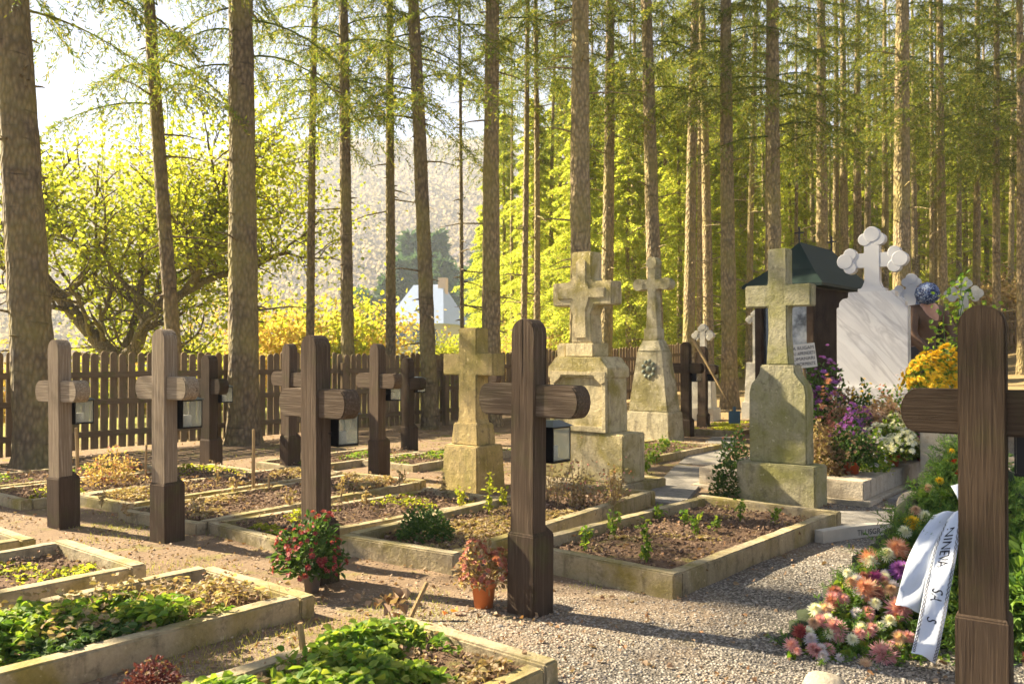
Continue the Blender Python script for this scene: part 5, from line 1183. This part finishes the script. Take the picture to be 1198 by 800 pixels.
def ribbon(rows, label, cat='ribbon', lift=.11, text=None, lace=False):
    """rows: (left px, left py, right px, right py) down the ribbon"""
    k = len(rows); t = np.linspace(0, k-1, 40); R_ = np.array(rows, float)
    c = [np.interp(t, np.arange(k), R_[:, i]) for i in range(4)]
    for i in range(4): c[i] = np.convolve(np.r_[c[i][0]*np.ones(3), c[i], c[i][-1]*np.ones(3)], np.ones(7)/7, 'valid')
    y0_, y1_ = R_[0, 1], R_[-1, 3]; lf = lambda py: MY(py)-lift-.05*np.sin(np.pi*np.clip((py-y0_)/(y1_-y0_), 0, 1))
    A = np.array([(X(a, lf(b)), lf(b), Zh(b, lf(b))) for a, b in zip(c[0], c[1])]); B = np.array([(X(a, lf(b)), lf(b), Zh(b, lf(b))) for a, b in zip(c[2], c[3])])
    A[:, 2] = np.maximum(A[:, 2], .01); B[:, 2] = np.maximum(B[:, 2], .01)
    nu = 6; u = np.linspace(0, 1, nu); S = A[:, None]*(1-u)[None, :, None]+B[:, None]*u[None, :, None]
    N_ = np.cross(np.gradient(A, axis=0), B-A); N_ /= np.linalg.norm(N_, axis=1)[:, None]
    if N_[:, 1].mean() > 0: N_ = -N_
    wave = .015*np.sin(np.linspace(0, 13, 40)[:, None]+u[None]*3)*np.sin(u*3.14)[None]+.006*np.sin(np.linspace(0, 23, 40))[:, None]*u[None]
    S = S+N_[:, None]*wave[..., None]
    def surf(s, uu, off=.0015):
        s = np.clip(s, 0, 1)*39; i = np.minimum(s.astype(int), 38); f = (s-i)[:, None]; q = np.clip(uu, 0, 1)*(nu-1); j = np.minimum(q.astype(int), nu-2); g = (q-j)[:, None]
        p = (S[i, j]*(1-g)+S[i, j+1]*g)*(1-f)+(S[i+1, j]*(1-g)+S[i+1, j+1]*g)*f
        return p+N_[i]*off
    i = np.arange(39)[:, None]*nu; j = np.arange(nu-1)[None]
    o = M().addn(S, np.stack([i+j, i+j+1, i+nu+j+1, i+nu+j], -1).reshape(-1, 4), True).build('ribbon', SATIN_SHADED, label=label, category=cat)
    sm = o.modifiers.new('t', 'SOLIDIFY'); sm.thickness = .0012; sm.offset = 0
    if lace:
        m = M(); n = 260; s = np.linspace(.03, .985, n)
        for e0 in (.075, .925):
            for ph in (0, math.pi):
                c_ = e0+.045*np.sin(s*110+ph); a = surf(s, c_-.02, .002); b = surf(s, c_+.02, .002)
                i = np.arange(n-1); m.addn(np.stack([a, b], 1), np.stack([2*i, 2*i+1, 2*i+3, 2*i+2], -1))
        m.build('lace_print', plain('grey lace print', (.16, .16, .18), .6, 0, .3, .1, 5, 0), o)
    if text:
        for s0, tx, sz in text:
            v, f = text_mesh(tx, 1.0); ln = np.linalg.norm(np.diff((A+B)/2, axis=0), axis=1).sum(); wd = np.linalg.norm(B-A, axis=1).mean()
            s = s0+v[:, 0]*sz/ln; uu = .5-sz*.33/wd+v[:, 1]*sz/wd
            M().add(surf(s, uu, .0022), f).build('lettering', INK, o)
    return o
ribbon([(1092, 600, 1118, 596), (1075, 622, 1102, 618), (1060, 652, 1090, 650), (1051, 684, 1082, 690), (1045, 708, 1074, 718)], 'plain broad white satin ribbon end hanging over the pink flowers')
ribbon([(1108, 604, 1124, 590), (1090, 640, 1120, 634), (1083, 670, 1112, 676), (1076, 705, 1105, 714), (1069, 740, 1098, 750), (1063, 764, 1091, 776)], 'white satin ribbon with dark lettering and lace edges', lift=.14, lace=True, text=[(.10, 'NINEVA', .062), (.49, 'SA', .07), (.66, 'S', .06)])
ribbon([(1110, 566, 1132, 566), (1121, 585, 1136, 582), (1127, 610, 1139, 606), (1130, 640, 1140, 640), (1133, 662, 1138, 662)], 'narrow white ribbon loop, bluish shade in its colour, beside the post of the big dark cross', lift=.12)
def plaque():
    x, y = X(1072, 6.3), 6.3; m = M(); m.bm(bevel_prism(arch(-.11, .11, 0, .25), -.02, .02, .006)); o = m.build('stone_plaque', KERB2, None, (x, y, .0), R(-10), label='small round topped pale stone plaque behind the fir wreath', category='plaque'); o.rotation_euler = (R(-10), R(-12), R(-20))
    m = M(); blobs(m, np.array([[0, 0, 0.]]), .13, .35, True, .3); o = m.build('stone', KERB2, None, (X(1050, 6.1), 6.1, .03), label='flat pale stone lying before the round topped plaque', category='stone'); o.scale = (1.3, .8, 1)
plaque()
def rock(px, py, r, label, mat, flat=.6):
    x, y = at(px, py); b = bmesh.new(); bmesh.ops.create_icosphere(b, subdivisions=3, radius=1)
    for v in b.verts: v.co *= r*(1+.5*float(fbm(v.co.x*1.5+px, v.co.y*1.5+v.co.z*1.3, 3))); v.co.z *= flat
    M().bm(b, None, True).build('stone', mat, None, (x, y, r*flat*.3), random.random()*6, label=label, category='stone')
rock(962, 803, .085, 'rounded beige stone at the bottom edge in the gravel', KERB2, .5)
rock(300, 690, .026, 'small white stone on the corner of the lush green plot', ST_W)
rock(484, 783, .03, 'brown stone in the soil before the nearest cross', KERB)
rock(585, 732, .018, 'tiny grey stone on the gravel before the nearest cross', GREY)
def dryleaf(px, py, z, s, label, n=7, mat=LF_L):
    x, y = at(px, py); m = M(); p = rng.normal(size=(n, 3))*[s*.6, s*.4, s*.25]+[0, 0, z+s*.3]; leaves(m, p, rvec(n), s, s*.42, None, .8)
    if z > .02: tube(m, [(0.02, 0, -.02), (0, 0, z*.6), (-.02, 0, z+s*.2)], [.004, .003, .003], 5)
    m.build('dry_leaf_stalk' if z > .02 else 'dry_leaf', mat, None, (x, y, 0), label=label, category='dry leaves')
dryleaf(458, 735, .10, .065, 'curled tan dead leaves on a thin stalk near the slanting stick', 14)
dryleaf(519, 718, 0, .05, 'curled orange leaf lying on the dirt left of the orange pot', 2, leaf_mat('orange leaf', [(.70, .22, .05), (.6, .2, .05)], .3))
dryleaf(428, 706, .0, .05, 'curled dead leaf on the dirt', 3)
potted('flower_plant', 'dark reddish heather at the bottom edge between the two front plots', 'plant', P3(180, 808), .22, .10, P_DRY, leaf_mat('dark heather', [(.10, .03, .035), (.16, .05, .05)], .2), None, 0, 500, 30, .01, .02)

# ------------------------------------------------------------------ air, light, camera
def haze():
    m = M(); m.bm(bevel_prism(box_pts(-1690, 1690, -14.5, 268), -240, 1790, 0)); mt = bpy.data.materials.new('pale haze'); mt.use_nodes = True; nt = mt.node_tree; nt.nodes.clear()
    v = nd(nt, 'ShaderNodeVolumePrincipled'); v.inputs['Color'].default_value = (.78, .86, 1.0, 1); v.inputs['Density'].default_value = HAZE_D; v.inputs['Anisotropy'].default_value = .1
    o = nd(nt, 'ShaderNodeOutputMaterial'); nt.links.new(v.outputs[0], o.inputs['Volume']); m.build('haze', mt, kind='stuff', label='thin pale autumn haze over the valley', category='haze')
HAZE_D = .0006
haze()
SUN_AZ, SUN_EL = -64.0, 35.0
w = bpy.data.worlds.new('World'); SC.world = w; w.use_nodes = True; nt = w.node_tree
sk = nt.nodes.new('ShaderNodeTexSky'); sk.sky_type = 'NISHITA'; sk.sun_disc = False; sk.sun_elevation = R(SUN_EL); sk.sun_rotation = R(SUN_AZ); sk.dust_density = .3; sk.air_density = .35
nt.links.new(sk.outputs[0], nt.nodes['Background'].inputs[0]); nt.nodes['Background'].inputs[1].default_value = .05
L = bpy.data.lights.new('sun', 'SUN'); L.energy = 5.0; L.angle = R(.6); L.color = (1.0, .86, .62); so = bpy.data.objects.new('sun', L); COL.objects.link(so)
d = Vector((math.sin(R(SUN_AZ))*math.cos(R(SUN_EL)), math.cos(R(SUN_AZ))*math.cos(R(SUN_EL)), math.sin(R(SUN_EL)))); so.rotation_euler = d.to_track_quat('Z', 'Y').to_euler()
cam = bpy.data.cameras.new('camera'); co = bpy.data.objects.new('camera', cam); COL.objects.link(co); co.location = (0, 0, H0); co.rotation_euler = (R(90)+math.atan(15/F), 0, 0)
cam.sensor_width = 36; cam.lens = F/1198*36; cam.clip_end = 6000; cam.clip_start = .05
cam.dof.use_dof = True; cam.dof.focus_distance = 5.2; cam.dof.aperture_fstop = 4.5
SC.camera = co
SC.view_settings.view_transform = 'Standard'; SC.view_settings.look = 'None'; SC.view_settings.exposure = 2.5; SC.view_settings.gamma = 1
SC.cycles.max_bounces = 8; SC.cycles.diffuse_bounces = 3; SC.cycles.transparent_max_bounces = 12; SC.cycles.volume_bounces = 1
SC.cycles.use_denoising = True
